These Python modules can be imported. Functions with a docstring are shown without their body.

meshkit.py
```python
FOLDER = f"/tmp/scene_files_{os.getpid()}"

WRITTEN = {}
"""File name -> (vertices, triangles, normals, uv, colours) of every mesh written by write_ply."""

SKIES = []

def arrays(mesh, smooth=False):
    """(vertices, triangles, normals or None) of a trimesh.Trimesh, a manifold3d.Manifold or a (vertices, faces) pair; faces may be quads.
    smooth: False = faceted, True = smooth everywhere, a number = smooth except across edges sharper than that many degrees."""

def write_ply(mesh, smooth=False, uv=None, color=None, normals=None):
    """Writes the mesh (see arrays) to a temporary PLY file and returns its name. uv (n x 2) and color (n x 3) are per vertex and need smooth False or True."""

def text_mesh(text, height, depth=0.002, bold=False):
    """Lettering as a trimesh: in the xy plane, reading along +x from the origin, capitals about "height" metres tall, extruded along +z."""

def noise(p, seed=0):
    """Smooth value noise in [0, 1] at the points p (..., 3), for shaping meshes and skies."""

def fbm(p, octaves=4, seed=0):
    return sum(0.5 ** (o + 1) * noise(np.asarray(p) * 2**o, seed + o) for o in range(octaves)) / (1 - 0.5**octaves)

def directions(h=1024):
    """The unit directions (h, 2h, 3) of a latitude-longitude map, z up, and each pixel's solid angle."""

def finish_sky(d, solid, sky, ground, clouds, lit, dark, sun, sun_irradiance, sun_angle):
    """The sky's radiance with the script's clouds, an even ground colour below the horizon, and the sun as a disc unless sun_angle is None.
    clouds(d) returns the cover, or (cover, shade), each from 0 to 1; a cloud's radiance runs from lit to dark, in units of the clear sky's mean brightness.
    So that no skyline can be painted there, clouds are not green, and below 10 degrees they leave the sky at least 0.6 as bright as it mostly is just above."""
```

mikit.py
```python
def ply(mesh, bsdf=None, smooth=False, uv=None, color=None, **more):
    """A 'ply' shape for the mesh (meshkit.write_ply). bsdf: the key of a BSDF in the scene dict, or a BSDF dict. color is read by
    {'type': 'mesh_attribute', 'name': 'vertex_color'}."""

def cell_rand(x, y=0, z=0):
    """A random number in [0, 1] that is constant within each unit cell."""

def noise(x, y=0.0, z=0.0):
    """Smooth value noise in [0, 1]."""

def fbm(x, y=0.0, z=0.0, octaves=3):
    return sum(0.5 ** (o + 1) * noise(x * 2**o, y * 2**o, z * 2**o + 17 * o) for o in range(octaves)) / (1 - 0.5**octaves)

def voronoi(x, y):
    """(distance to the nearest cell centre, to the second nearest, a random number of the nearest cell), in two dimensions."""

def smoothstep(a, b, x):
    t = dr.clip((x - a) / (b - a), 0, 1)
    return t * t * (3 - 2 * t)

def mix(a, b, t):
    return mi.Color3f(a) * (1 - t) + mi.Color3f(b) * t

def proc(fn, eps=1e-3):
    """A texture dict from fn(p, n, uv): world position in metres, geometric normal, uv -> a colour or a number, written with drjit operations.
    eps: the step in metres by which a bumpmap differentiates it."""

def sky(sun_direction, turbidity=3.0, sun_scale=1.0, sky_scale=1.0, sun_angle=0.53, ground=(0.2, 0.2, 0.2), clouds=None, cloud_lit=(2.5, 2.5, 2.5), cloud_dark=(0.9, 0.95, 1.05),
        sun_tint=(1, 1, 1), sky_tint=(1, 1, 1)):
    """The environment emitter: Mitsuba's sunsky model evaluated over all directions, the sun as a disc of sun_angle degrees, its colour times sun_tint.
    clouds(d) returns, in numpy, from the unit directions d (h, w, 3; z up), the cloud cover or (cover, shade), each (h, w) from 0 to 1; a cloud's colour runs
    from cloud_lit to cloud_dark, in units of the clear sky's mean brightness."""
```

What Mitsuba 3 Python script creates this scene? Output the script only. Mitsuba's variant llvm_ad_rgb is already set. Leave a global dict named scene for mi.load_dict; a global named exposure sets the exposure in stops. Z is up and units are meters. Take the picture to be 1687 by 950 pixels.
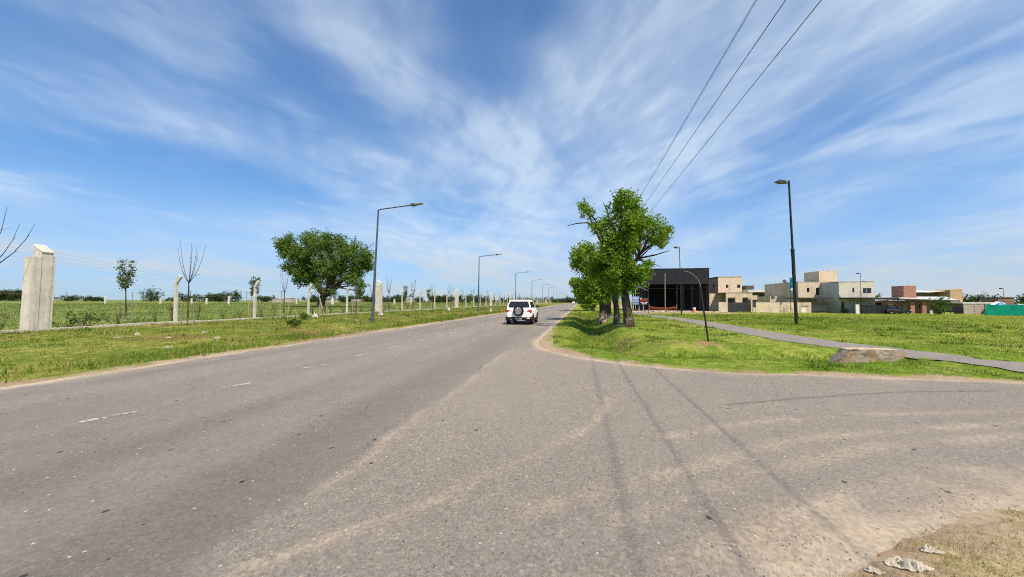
import math, random
import numpy as np
import drjit as dr
import trimesh
import mitsuba as mi
import mikit, meshkit
from mikit import noise, fbm, voronoi, smoothstep, mix, cell_rand

T = mi.ScalarTransform4f
scene, labels = {}, {}

# ------------------------------------------------------------------ camera, sky, exposure
EYE = np.array([0.0, 0.0, 1.55])
FWD = np.array([-0.17526517, 0.98393306, 0.03402735])
UPV = np.array([0.00304616, -0.03402021, 0.9994165])
scene['camera'] = {'type': 'perspective', 'fov': 107.8, 'fov_axis': 'x', 'near_clip': 0.05, 'far_clip': 12000.0,
                   'to_world': T().look_at(origin=EYE.tolist(), target=(EYE + FWD).tolist(), up=UPV.tolist())}


def sst(a, b, x):
    t = np.clip((x - a) / (b - a), 0, 1)
    return t * t * (3 - 2 * t)


def cirrus(d):
    """Streaky high cloud: a thin layer of fibres, most of them running roughly along the road."""
    h = np.maximum(d[..., 2], 0) + 0.16
    u, v = d[..., 0] / h, d[..., 1] / h
    N = lambda a, b, s, o=3: meshkit.fbm(np.stack([a, b, 0 * a + s], -1), o, 3)
    w1, w2 = N(u * .45 + 3, v * .45, 1.5) - .5, N(u * 1.3, v * 1.3 + 7, 4.5, 4) - .5
    w3 = N(u * 1.3 + 9, v * 1.3, 14.5, 4) - .5

    def fibres(deg, s):
        c, sn = math.cos(math.radians(deg)), math.sin(math.radians(deg))
        a, b = u * c - v * sn, u * sn + v * c
        a, b = a + .60 * w1 + .42 * w2, b + 1.0 * w3
        return (N(a * 1.0 + s, b * .42, s, 3), N(a * 3.4 + s + .8 * w3, b * 1.25, s + 3, 4), N(a * 11 + 2.2 * w2, b * 3.6 + 2 * w1, s + 5, 4))
    A, B = fibres(24, 8.3), fibres(-30, 21.7)
    side = sst(-.35, .45, u / (1 + .25 * np.abs(v)) + 1.2 * w1)
    broad, mid, fine = (a * (1 - side) + b * side for a, b in zip(A, B))
    hair = N((u + .5 * v) * 17 + 4 * w3, (v - .4 * u) * 6 + 4 * w2, 41.0, 4)
    mott = N(u * 2.2 + w3, v * 1.6 + w2, 31.0, 4)
    az = np.degrees(np.arctan2(d[..., 0], d[..., 1]))
    el = np.degrees(np.arcsin(np.clip(d[..., 2], -1, 1)))

    def veil(a0, e0, sa, se, rot=0):
        da, de = (az - a0) * np.cos(np.radians(e0)), el - e0
        c, s = math.cos(math.radians(rot)), math.sin(math.radians(rot))
        return np.exp(-((da * c + de * s) / sa) ** 2 - ((-da * s + de * c) / se) ** 2)
    dens = .34 * broad + .26 * mid + .13 * fine + .27 * mott
    bias = (.17 * veil(3, 24, 14, 15) + .13 * veil(-48, 20, 17, 3.6, -4) + .06 * veil(-28, 29, 20, 4.5, -18) - .12 * veil(-48, 14.5, 18, 2.4, -2) - .13 * veil(-40, 30, 12, 4, -25)
            + .13 * veil(22, 26, 16, 8, 26) + .13 * veil(42, 30, 13, 12, 20) + .07 * veil(-25, 8, 32, 5) - .13 * veil(42, 14, 12, 5, 8) - .12 * veil(-10, 40, 10, 6) + .12 * veil(45, 5, 14, 4, 6))
    soft = .17 * sst(.36, .66, .62 * broad + .38 * mott + 1.15 * bias)
    t = sst(.37, .80, dens + bias + .12 * (fine - .5) + .10 * (mid - .5))
    cover = soft + .46 * t * (.50 + .50 * sst(.38, .62, .40 * fine + .25 * mid + .35 * hair)) + .05
    cover = np.clip(cover + .42 * sst(17, -2, el), 0, .85)
    return cover, .08 + .80 * sst(15, 1, el)


SUN = np.array([1.0, -1.35, 2.35])
scene['sky'] = mikit.sky(SUN.tolist(), turbidity=3, clouds=cirrus, cloud_lit=(2.5, 2.85, 3.15), cloud_dark=(1.75, 1.85, 1.95), sky_tint=(.53, .83, 1.03))
exposure = 2.05

# ------------------------------------------------------------------ helpers


def numbered(name):
    used = set(scene) | PLACES
    if name not in used:
        return name
    i = 1
    while f'{name}_{i:03d}' in used:
        i += 1
    return f'{name}_{i:03d}'


PLACES = set()
COUNT = {}


def key_for(name, parent=None):
    base = f'{parent}__{name}' if parent else name
    n = COUNT.get(base, 0)
    COUNT[base] = n + 1
    return base if n == 0 else f'{base}_{n:03d}'


def thing(name, label, cat, group=None):
    k = key_for(name)
    labels[k] = {'label': label, 'category': cat}
    if group:
        labels[k]['group'] = group
    return k


class MB:
    """Collects vertices, triangles and vertex colours."""

    def __init__(self, col=(.5, .5, .5)):
        self.v, self.f, self.c, self.n, self.col = [], [], [], 0, col

    def add(self, v, f, col=None):
        v = np.asarray(v, float).reshape(-1, 3)
        f = np.asarray(f, int)
        if f.shape[1] == 4:
            f = np.vstack([f[:, [0, 1, 2]], f[:, [0, 2, 3]]])
        self.v.append(v)
        self.f.append(f + self.n)
        c = np.asarray(self.col if col is None else col, float)
        self.c.append(np.tile(c, (len(v), 1)) if c.ndim == 1 else c)
        self.n += len(v)
        return self

    def box(self, x0, x1, y0, y1, z0, z1, col=None):
        v = np.array([[x, y, z] for z in (z0, z1) for y in (y0, y1) for x in (x0, x1)], float)
        f = np.array([[0, 2, 3, 1], [4, 5, 7, 6], [0, 1, 5, 4], [2, 6, 7, 3], [0, 4, 6, 2], [1, 3, 7, 5]])
        return self.add(v, f, col)

    def tm(self, m, col=None):
        return self.add(m.vertices, m.faces, col)

    def tube(self, pts, rad, sides=6, col=None, cap=True):
        p = np.asarray(pts, float)
        r = np.broadcast_to(np.asarray(rad, float), (len(p),))
        t = np.gradient(p, axis=0)
        t /= np.linalg.norm(t, axis=1, keepdims=True) + 1e-9
        ref = np.array([0.0, 0, 1]) if abs(t[0][2]) < .8 else np.array([1.0, 0, 0])
        a = np.cross(t, ref)
        a /= np.linalg.norm(a, axis=1, keepdims=True) + 1e-9
        b = np.cross(t, a)
        g = np.arange(sides) * 2 * math.pi / sides
        v = p[:, None] + r[:, None, None] * (np.cos(g)[None, :, None] * a[:, None] + np.sin(g)[None, :, None] * b[:, None])
        i, j = np.meshgrid(np.arange(len(p) - 1), np.arange(sides), indexing='ij')
        q = np.stack([i * sides + j, i * sides + (j + 1) % sides, (i + 1) * sides + (j + 1) % sides, (i + 1) * sides + j], -1).reshape(-1, 4)
        f = np.vstack([q[:, [0, 1, 2]], q[:, [0, 2, 3]]])
        v = v.reshape(-1, 3)
        if cap:
            m = len(v)
            v = np.vstack([v, p[0], p[-1]])
            k = np.arange(sides)
            e = (len(p) - 1) * sides
            f = np.vstack([f, np.stack([k * 0 + m, (k + 1) % sides, k], 1), np.stack([k * 0 + m + 1, e + k, e + (k + 1) % sides], 1)])
        return self.add(v, f, col)

    def prism(self, poly, axis, a, b, col=None):
        """Convex polygon (list of 2-D points) extruded along axis 0, 1 or 2 from a to b."""
        P = np.asarray(poly, float)
        n = len(P)
        v = np.zeros((2 * n, 3))
        o = [k for k in range(3) if k != axis]
        for s, w in ((0, a), (1, b)):
            v[s * n:(s + 1) * n, o] = P
            v[s * n:(s + 1) * n, axis] = w
        f = [[0, k + 1, k] for k in range(1, n - 1)] + [[n, n + k, n + k + 1] for k in range(1, n - 1)]
        for k in range(n):
            l = (k + 1) % n
            f += [[k, l, n + l], [k, n + l, n + k]]
        return self.add(v, f, col)

    def get(self):
        return np.vstack(self.v), np.vstack(self.f), np.clip(np.vstack(self.c), 0, 1)

    def move(self, x=0, y=0, z=0, rz=0):
        c, s = math.cos(rz), math.sin(rz)
        for i, v in enumerate(self.v):
            w = v.copy()
            w[:, 0] = v[:, 0] * c - v[:, 1] * s + x
            w[:, 1] = v[:, 0] * s + v[:, 1] * c + y
            w[:, 2] = v[:, 2] + z
            self.v[i] = w
        return self


VC = ('matte', 'satin', 'gloss', 'leaf', 'blade', 'stucco')


def obj(name, mb, bsdf, parent=None, smooth=False, label=None, cat=None, group=None, kind=None):
    k = key_for(name, parent)
    v, f, c = mb.get()
    if bsdf in VC:
        scene[k] = mikit.ply((v, f), bsdf, smooth=bool(smooth), color=c)
    else:
        scene[k] = mikit.ply((v, f), bsdf, smooth=smooth)
    d = {a: b for a, b in (('label', label), ('category', cat), ('group', group), ('kind', kind)) if b}
    if d:
        labels[k] = d
    return k


def rgb(*c):
    return {'type': 'rgb', 'value': list(c)}


VCOL = {'type': 'mesh_attribute', 'name': 'vertex_color'}


def P_(base, rough, **k):
    return {'type': 'principled', 'base_color': base, 'roughness': rough, **k}


def two(b):
    return {'type': 'twosided', 'bsdf': b}


# ------------------------------------------------------------------ lie of the land
def sdf_np(x, y):
    a = np.abs(x - (-5.8 + .004 * y)) - 4.2
    n = y > 6.6
    b = np.where(n, y - 8.95, 4.18 - y)
    r = np.where(n, 5.5, 8.0)
    d = np.maximum(r, np.minimum(a, b)) - np.hypot(np.maximum(r - a, 0), np.maximum(r - b, 0))
    return np.where(x > -5.8, d, a)


def sdf_dr(x, y):
    a = dr.abs(x - (-5.8 + .004 * y)) - 4.2
    n = y > 6.6
    b = dr.select(n, y - 8.95, 4.18 - y)
    r = dr.select(n, mi.Float(5.5), mi.Float(8.0))
    u, w = dr.maximum(r - a, 0), dr.maximum(r - b, 0)
    d = dr.maximum(r, dr.minimum(a, b)) - dr.sqrt(u * u + w * w)
    return dr.select(x > -5.8, d, a)


def nz(x, y, s, seed=0, o=3):
    return meshkit.fbm(np.stack([x * s, y * s, np.zeros_like(x) + .5], -1), o, seed)


def seg_d(x, y, x0, y0, x1, y1):
    dx, dy = x1 - x0, y1 - y0
    t = np.clip(((x - x0) * dx + (y - y0) * dy) / (dx * dx + dy * dy), 0, 1)
    return np.hypot(x - x0 - t * dx, y - y0 - t * dy), t


def path_x(y):
    """Centre line of the foot path."""
    return np.interp(y, [-30, 9, 10.5, 12, 13.5, 15, 18, 40, 62, 72, 90], [13.2, 10.2, 9.85, 9.2, 8.75, 8.3, 8.15, 8.45, 9.6, 10.9, 14])


def zg(x, y):
    x, y = np.asarray(x, float), np.asarray(y, float)
    e = sdf_np(x, y) + .30 * (nz(x, y, .9, 5) - .5) + .22 * (nz(x, y, 3.1, 6) - .5)
    cor = (x > -1) & (y < 5.2)
    e = np.where(cor, e + .10 * (nz(x, y, 9, 61) - .5) + .05 * (nz(x, y, 25, 62) - .5), e)
    z = np.clip((e - .02) * .13, -.06, .03)
    s = sdf_np(x, y)
    left = x < -8
    z = z + np.where(left, .13 * sst(.5, 4, s), 0)
    right = (x > -3) & (y > 6.6)
    up = .09 * sst(1.5, 4.5, s) * sst(80, 30, y)
    fall = -.60 * sst(26, 76, y) * sst(1, 7, x)
    z = z + np.where(right, up + fall, 0)
    d1, _ = seg_d(x, y, 1.0, 58, .95, 14.2)
    d2, t2 = seg_d(x, y, .95, 14.2, 2.2, 12.0)
    d3, t3 = seg_d(x, y, 2.2, 12.0, 6.9, 11.75)
    d4, _ = seg_d(x, y, 8.5, 11.6, 30, 11.4)
    dit = np.maximum.reduce([.52 * sst(1.5, .15, d1), (.5 - .18 * t2) * sst(1.4, .15, d2), (.30 - .06 * t3) * sst(1.2, .1, d3), .15 * sst(.9, .1, d4)])
    z = z - np.where(right, dit, 0)
    # lumps of old spoil on the far bank of the ditch
    for (cx, cy, h, rx, ry) in ((2.9, 13.6, .10, .9, .5), (4.0, 13.3, .11, .8, .45), (1.9, 15.2, .09, .5, .9), (3.1, 12.9, .07, .5, .3)):
        z = z + h * np.exp(-((x - cx) / rx) ** 2 - ((y - cy) / ry) ** 2)
    rough = sst(.4, 2.0, s)
    z = z + rough * (.07 * (nz(x, y, .7, 11) - .5) + .05 * (nz(x, y, 2.3, 12) - .5))
    z = z + np.where(cor, sst(-.05, .15, e) * (.022 * (nz(x, y, 5, 63) - .5) + .012 * (nz(x, y, 16, 64) - .5)), 0)
    on_path = sst(1.25, .88, np.abs(x - path_x(y))) * ((y > 8) & (y < 90))
    flat = .12 * sst(80, 30, y) + fall
    z = np.where(on_path > 0, z * (1 - on_path) + on_path * flat, z)
    return z


def zg1(x, y):
    return float(zg(np.array([x]), np.array([y]))[0])


def road_z(x, y):
    return np.zeros_like(x)


def steps(*spans):
    out = []
    for a, b, s in spans:
        out.append(np.linspace(a, b, max(2, int(round((b - a) / s)) + 1))[:-1])
    return np.concatenate(out + [[spans[-1][1]]])


geo = lambda a, b, n: np.geomspace(a, b, n)
XL = np.unique(np.round(np.concatenate([-geo(60, 5000, 26)[::-1], steps((-60, -28, 1.2), (-28, -11.5, .5), (-11.5, -8.5, .1), (-8.5, -2.6, .5), (-2.6, 5, .085), (5, 16, .2), (16, 60, 1.0)), geo(60, 5000, 26)]), 3))
YL = np.unique(np.round(np.concatenate([-geo(8, 300, 14)[::-1], steps((-8, .5, .5), (.5, 5, .06), (5, 8, .25), (8, 14, .085), (14, 30, .22), (30, 80, .6), (80, 300, 5)), geo(300, 6000, 24)]), 3))


def grid(keep=None, zf=None):
    X, Y = np.meshgrid(XL, YL, indexing='xy')
    Z = zf(X, Y)
    n, m = len(XL), len(YL)
    i, j = np.meshgrid(np.arange(n - 1), np.arange(m - 1), indexing='xy')
    a = j * n + i
    q = np.stack([a, a + 1, a + n + 1, a + n], -1).reshape(-1, 4)
    V = np.stack([X, Y, Z], -1).reshape(-1, 3)
    if keep is not None:
        k = keep(X, Y).reshape(-1)
        q = q[k[q].any(1)]
        used, inv = np.unique(q, return_inverse=True)
        V, q = V[used], inv.reshape(q.shape)
    return V, q


# ------------------------------------------------------------------ materials
def dist_poly(x, y, pts):
    best = mi.Float(99)
    for (x0, y0), (x1, y1) in zip(pts[:-1], pts[1:]):
        dx, dy = x1 - x0, y1 - y0
        t = dr.clip(((x - x0) * dx + (y - y0) * dy) / (dx * dx + dy * dy), 0, 1)
        best = dr.minimum(best, dr.sqrt(dr.square(x - x0 - t * dx) + dr.square(y - y0 - t * dy)))
    return best


ARCS = [([(-1.9, 1.9), (-1.16, 2.75), (-.6, 3.62), (-.03, 4.48), (.25, 5.1), (.45, 6.2)], .065, .55),
        ([(-.4, 2.8), (.69, 3.54), (1.46, 4.07), (2.32, 4.72), (3.54, 5.21), (6.5, 6.3), (14, 7)], .10, .42),
        ([(.3, 2.8), (1.14, 3.46), (1.97, 4.03), (3.19, 4.71), (5.1, 5.38), (9, 6)], .11, .40),
        ([(1.0, 4.6), (1.85, 5.16), (2.74, 5.57), (4.11, 6.05), (6.31, 6.64)], .09, .36),
        ([(-.6, 1.8), (.8, 2.55), (1.9, 3.35), (3.4, 4.15), (6, 4.8)], .12, .36)]


def asphalt_col(p, n, uv):
    x, y = p.x, p.y
    big = fbm(x * .35, y * .35, 0, 3)
    med = fbm(x * 2.1 + 7, y * 2.1, 0, 3)
    fine = noise(x * 38, y * 38)
    grit = noise(x * 95, y * 95, 3)
    wob = .30 * (fbm(x * .9, y * .9, 5, 3) - .5)
    apron = smoothstep(-2.22, -2.02, x + wob - .0 * y)
    apron = apron * smoothstep(13.5, 11.0, y)
    c_main = mix((.136, .127, .118), (.172, .161, .149), big * .5 + med * .5)
    # wheel tracks along the road, smoother and darker
    xc = x - .004 * y
    tr = dr.exp(-dr.square((xc + 3.0) / .35)) + dr.exp(-dr.square((xc + 4.7) / .35)) + dr.exp(-dr.square((xc + 7.3) / .4)) + dr.exp(-dr.square((xc + 8.9) / .35))
    c_main = c_main * (1 - .10 * tr * (.5 + big))
    c_main = c_main * (1.06 - .14 * smoothstep(.35, .65, fbm(x * 1.1, y * .12 + 3, 2, 3)))
    c_ap = mix((.176, .163, .149), (.232, .213, .191), .35 * big + .65 * med)
    c = mix(c_main, c_ap, apron)
    # exposed stones at two sizes, binder worn away between them
    v1, v2, w = voronoi(x * 48, y * 48)
    s1, s2, w2 = voronoi(x * 19 + 5, y * 19)
    n1 = noise(x * 11, y * 11, 7)
    stone = smoothstep(.52, .20, v1)
    tone = mix((.042, .040, .038), (.36, .33, .29), w * w)
    c = mix(c, mix(tone, c, .30), stone * (.24 + .30 * apron))
    big_stone = smoothstep(.30, .18, s1) * smoothstep(.62, .80, w2)
    c = mix(c, mix((.06, .056, .053), (.40, .365, .31), cell_rand(w2 * 977)), big_stone * (.15 + .30 * apron))
    gap = smoothstep(.16, .03, v2 - v1)
    c = c * (1 - gap * (.12 + .28 * apron * med))
    c = c * (.78 + .20 * fine + .16 * grit + .10 * n1)
    # dusty edge of the carriageway where the apron begins
    d_edge = dr.abs(x + 2.12 + wob)
    dust = dr.exp(-dr.square(d_edge / .07)) * smoothstep(12.5, 9, y) * smoothstep(.36, .62, fbm(x * 1.5, y * .8, 9, 3) + .08) * (.5 + .7 * fine)
    lip = dr.exp(-dr.square((x + 2.24 + wob) / .035)) * smoothstep(12, 8, y) * smoothstep(.5, .62, fbm(x * 2.5, y * .7, 19, 3))
    c = c * (1 - .35 * lip)
    # dust dragged round the corner by turning wheels
    arcs = mi.Float(0)
    for pts, wd, a in ARCS:
        arcs = dr.maximum(arcs, a * dr.exp(-dr.square(dist_poly(x + .18 * wob, y + .18 * wob, pts) / wd)))
    arcs = arcs * (.25 + .75 * smoothstep(.25, .6, fbm(x * 2.2, y * 2.2, 13, 3))) * (.45 + .75 * fine)
    s = sdf_dr(x, y) + .35 * (fbm(x * 1.3, y * 1.3, 21, 3) - .5)
    rim = smoothstep(-.30, .05, s) * (.5 + .4 * med) + .20 * smoothstep(-.9, -.1, s) * smoothstep(.42, .65, fbm(x * 1.6, y * 1.6, 31, 3))
    corner = smoothstep(1.0, .1, dr.sqrt(dr.square(x - 1.5) + dr.square(y - 2.35))) * .35 * med
    nearc = smoothstep(5.2, 3.8, y) * smoothstep(-.75, .0, s) * .30
    sand = mix((.30, .25, .19), (.40, .34, .265), med) * (.72 + .4 * fine + .16 * grit)
    c = mix(c, sand, dr.clip(.42 * dust + 1.0 * arcs + rim + corner + nearc, 0, .85))
    # small dark tar spots
    o1, o2, ow = voronoi(x * 1.3 + 3, y * .9)
    spot = smoothstep(.030, .018, o1 + .012 * (fine - .5)) * smoothstep(.4, .5, ow)
    c = c * (1 - .7 * spot)
    o1, o2, ow = voronoi(x * 4.3 + 3, y * 4.1)
    c = c * (1 - .6 * smoothstep(.05, .03, o1) * smoothstep(.72, .78, ow))
    c = mix(c, mi.Color3f(.52, .50, .47), .7 * smoothstep(.045, .03, o1) * smoothstep(.28, .22, ow))
    tyre = dist_poly(x, y, [(2.2, 6.15), (3.31, 6.71), (4.47, 7.21), (5.67, 7.65), (7.2, 8.0)])
    c = c * (1 - .33 * dr.exp(-dr.square(tyre / .045)))
    pch = dr.exp(-dr.square((x - .35) / .55) - dr.square((y - 8.45) / .22)) * smoothstep(.45, .6, med)
    return mix(c, mi.Color3f(.40, .31, .25), .6 * pch)


def asphalt_h(p, n, uv):
    x, y = p.x, p.y
    v1, v2, w = voronoi(x * 52, y * 52)
    ap = smoothstep(-2.3, -1.9, x) * smoothstep(13.5, 11, y)
    return (smoothstep(.55, .1, v1) * (.3 + .7 * ap) + .5 * noise(x * 95, y * 95))


def ground_col(p, n, uv):
    x, y = p.x, p.y
    s = sdf_dr(x, y)
    big = fbm(x * .11, y * .11, 1, 3)
    med = fbm(x * .6, y * .6, 2, 3)
    fine = fbm(x * 5, y * 5, 3, 3)
    f2 = noise(x * 26, y * 26, 4)
    left = x < -10
    field = smoothstep(-23.5, -25.0, x)
    verge = mix((.115, .158, .030), (.235, .240, .066), smoothstep(.35, .7, .5 * med + .5 * fine))
    verge = mix(verge, mi.Color3f(.19, .125, .065), smoothstep(.56, .72, fbm(x * .35 + 5, y * .35, 6, 3)) * .75)
    crop = mix((.095, .150, .040), (.220, .250, .085), smoothstep(.3, .7, .4 * big + .35 * med + .25 * fine))
    lawn = mix((.115, .190, .024), (.285, .315, .072), smoothstep(.34, .68, .4 * big + .35 * med + .25 * fine))
    g = mix(lawn, mix(verge, crop, field), dr.select(left, mi.Float(1), mi.Float(0)))
    g = g * (.75 + .35 * fine + .18 * f2)
    corner = dr.select((x > -1.0) & (y < 5.0), mi.Float(1), mi.Float(0))
    dry = mix((.24, .19, .12), (.40, .325, .225), fbm(x * 9, y * 9, 8, 3)) * (.50 + .4 * f2 + .35 * noise(x * 60, y * 60) + .30 * noise(x * 130, y * 130))
    g = mix(g, dry, corner * .85)
    e = s + 1.0 * (fbm(x * .8, y * .8, 7, 3) - .5) + .35 * (fbm(x * 2.6, y * 2.6, 27, 2) - .5) + .35 * (fine - .5)
    soil = mix((.34, .275, .20), (.26, .195, .13), smoothstep(.3, .7, med)) * (.62 + .3 * f2 + .22 * noise(x * 60, y * 60) + .2 * noise(x * 130, y * 130))
    w = dr.select(left, mi.Float(.30), dr.select(y < 6, mi.Float(.05), mi.Float(.22)))
    nose = smoothstep(2.6, .3, dr.sqrt(dr.square(x + 1.0) + dr.square((y - 13.2) * .6))) * .32
    g = mix(g, soil, smoothstep(w + nose + .30, w + nose - .12, e))
    # clods of bare earth on the ditch bank
    for cx, cy in ((2.7, 13.4), (4.0, 13.1), (1.9, 15.0)):
        b = dr.exp(-dr.square((x - cx) / .75) - dr.square((y - cy) / .3))
        g = mix(g, mi.Color3f(.24, .165, .10), dr.clip(b * 1.3, 0, 1) * smoothstep(.4, .55, fine) * .9)
    yard = smoothstep(64, 72, y) * smoothstep(10, 12, x) * smoothstep(31, 28, x) * smoothstep(.38, .52, med + .12)
    g = mix(g, mix((.42, .33, .24), (.33, .25, .17), fine), yard * .8)
    return g


def path_col(p, n, uv):
    x, y = p.x, p.y
    m = fbm(x * 1.4, y * 1.4, 3, 3)
    return mix((.20, .19, .183), (.255, .243, .233), m) * (.88 + .16 * noise(x * 40, y * 40) + .08 * noise(x * 9, y * 9))


def bark_col(p, n, uv):
    r = fbm(p.x * 7, p.y * 7, p.z * 1.6, 3)
    q = fbm(p.x * 22, p.y * 22, p.z * 5, 2)
    c = mix((.034, .027, .021), (.135, .108, .085), smoothstep(.3, .72, .55 * r + .45 * q))
    lime = smoothstep(.75, .30, p.z + .5 * (r - .5)) * smoothstep(.42, .6, fbm(p.x * 3, p.y * 3, p.z * 3, 3))
    return mix(c, mi.Color3f(.50, .45, .38), lime * .65)


def bark_h(p, n, uv):
    return fbm(p.x * 16, p.y * 16, p.z * 3.2, 3)


def conc_col(p, n, uv):
    streak = fbm((p.x + p.y) * 9, (p.x - p.y) * 9, p.z * .7, 3)
    m = fbm(p.x * 2.5, p.y * 2.5, p.z * 2.5, 3)
    sp = noise(p.x * 60, p.y * 60, p.z * 60)
    c = mix((.44, .425, .375), (.60, .575, .51), smoothstep(.25, .75, .55 * streak + .45 * m))
    pit = smoothstep(.80, .86, noise(p.x * 23, p.y * 23, p.z * 14))
    c = c * (1 - .25 * pit) * (.92 + .12 * sp)
    return mix(c, mi.Color3f(.30, .25, .19), smoothstep(.45, .05, p.z) * .35 * m * 2)


def old_conc_col(p, n, uv):
    m = fbm(p.x * 5, p.y * 5, p.z * 5, 4)
    v = fbm(p.x * 8, p.y * 8, p.z * 1.2, 3)
    h = fbm(p.x * 19, p.y * 19, p.z * 19, 2)
    c = mix((.17, .152, .125), (.40, .35, .285), smoothstep(.3, .68, .6 * m + .4 * h))
    c = mix(c, mi.Color3f(.30, .17, .065), smoothstep(.50, .62, v) * .45)
    c = mix(c, mi.Color3f(.05, .05, .048), smoothstep(.55, .66, fbm(p.x * 2.2 + 3, p.y * 2.2, p.z * 3, 3)) * .7)
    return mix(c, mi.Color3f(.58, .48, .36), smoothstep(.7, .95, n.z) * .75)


def brick_col(p, n, uv):
    u = dr.select(dr.abs(n.x) > .5, p.y, p.x)
    row = dr.floor(p.z / .075)
    uo = u / .24 + .5 * (row - 2 * dr.floor(row / 2))
    col = cell_rand(dr.floor(uo), row, 3)
    fu, fz = uo - dr.floor(uo), p.z / .075 - row
    mort = dr.maximum(smoothstep(.06, .03, dr.minimum(fu, 1 - fu)), smoothstep(.16, .08, dr.minimum(fz, 1 - fz)))
    c = mix((.25, .11, .07), (.36, .18, .12), col)
    return mix(c, mi.Color3f(.36, .30, .25), mort * .8)


def net_col(p, n, uv):
    f = fbm(p.x * .8, p.y * .8, p.z * 1.5, 3)
    return mix((.008, .20, .14), (.016, .33, .23), f)


def dirt_w(p, n, uv):
    a = fbm(p.x * 1.1 + p.y * .9, p.y * .6, p.z * .35, 3)
    b = fbm(p.x * 6, p.y * 6, p.z * 6, 2)
    return dr.clip(.02 + .22 * smoothstep(.45, .75, a) + .12 * (b - .4), 0, .5)


def bump(b, fn, s, eps=.002):
    return {'type': 'bumpmap', 'nested_texture': mikit.proc(fn, eps), 'scale': s, 'nested_bsdf': b}


scene['asphalt'] = bump(P_(mikit.proc(asphalt_col), .82, specular=.25), asphalt_h, .004)
scene['earth'] = {'type': 'diffuse', 'reflectance': mikit.proc(ground_col)}
scene['path_asphalt'] = two({'type': 'diffuse', 'reflectance': mikit.proc(path_col)})
scene['bark'] = two(bump({'type': 'diffuse', 'reflectance': mikit.proc(bark_col)}, bark_h, .03, .004))
scene['concrete'] = two(P_(mikit.proc(conc_col), .85, specular=.2))
scene['old_concrete'] = two({'type': 'diffuse', 'reflectance': mikit.proc(old_conc_col)})
scene['brickwork'] = two({'type': 'diffuse', 'reflectance': mikit.proc(brick_col)})
scene['shade_net'] = {'type': 'principledthin', 'base_color': mikit.proc(net_col), 'roughness': .8, 'diff_trans': .5}
scene['matte'] = two(P_(VCOL, .85, specular=.2))
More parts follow.
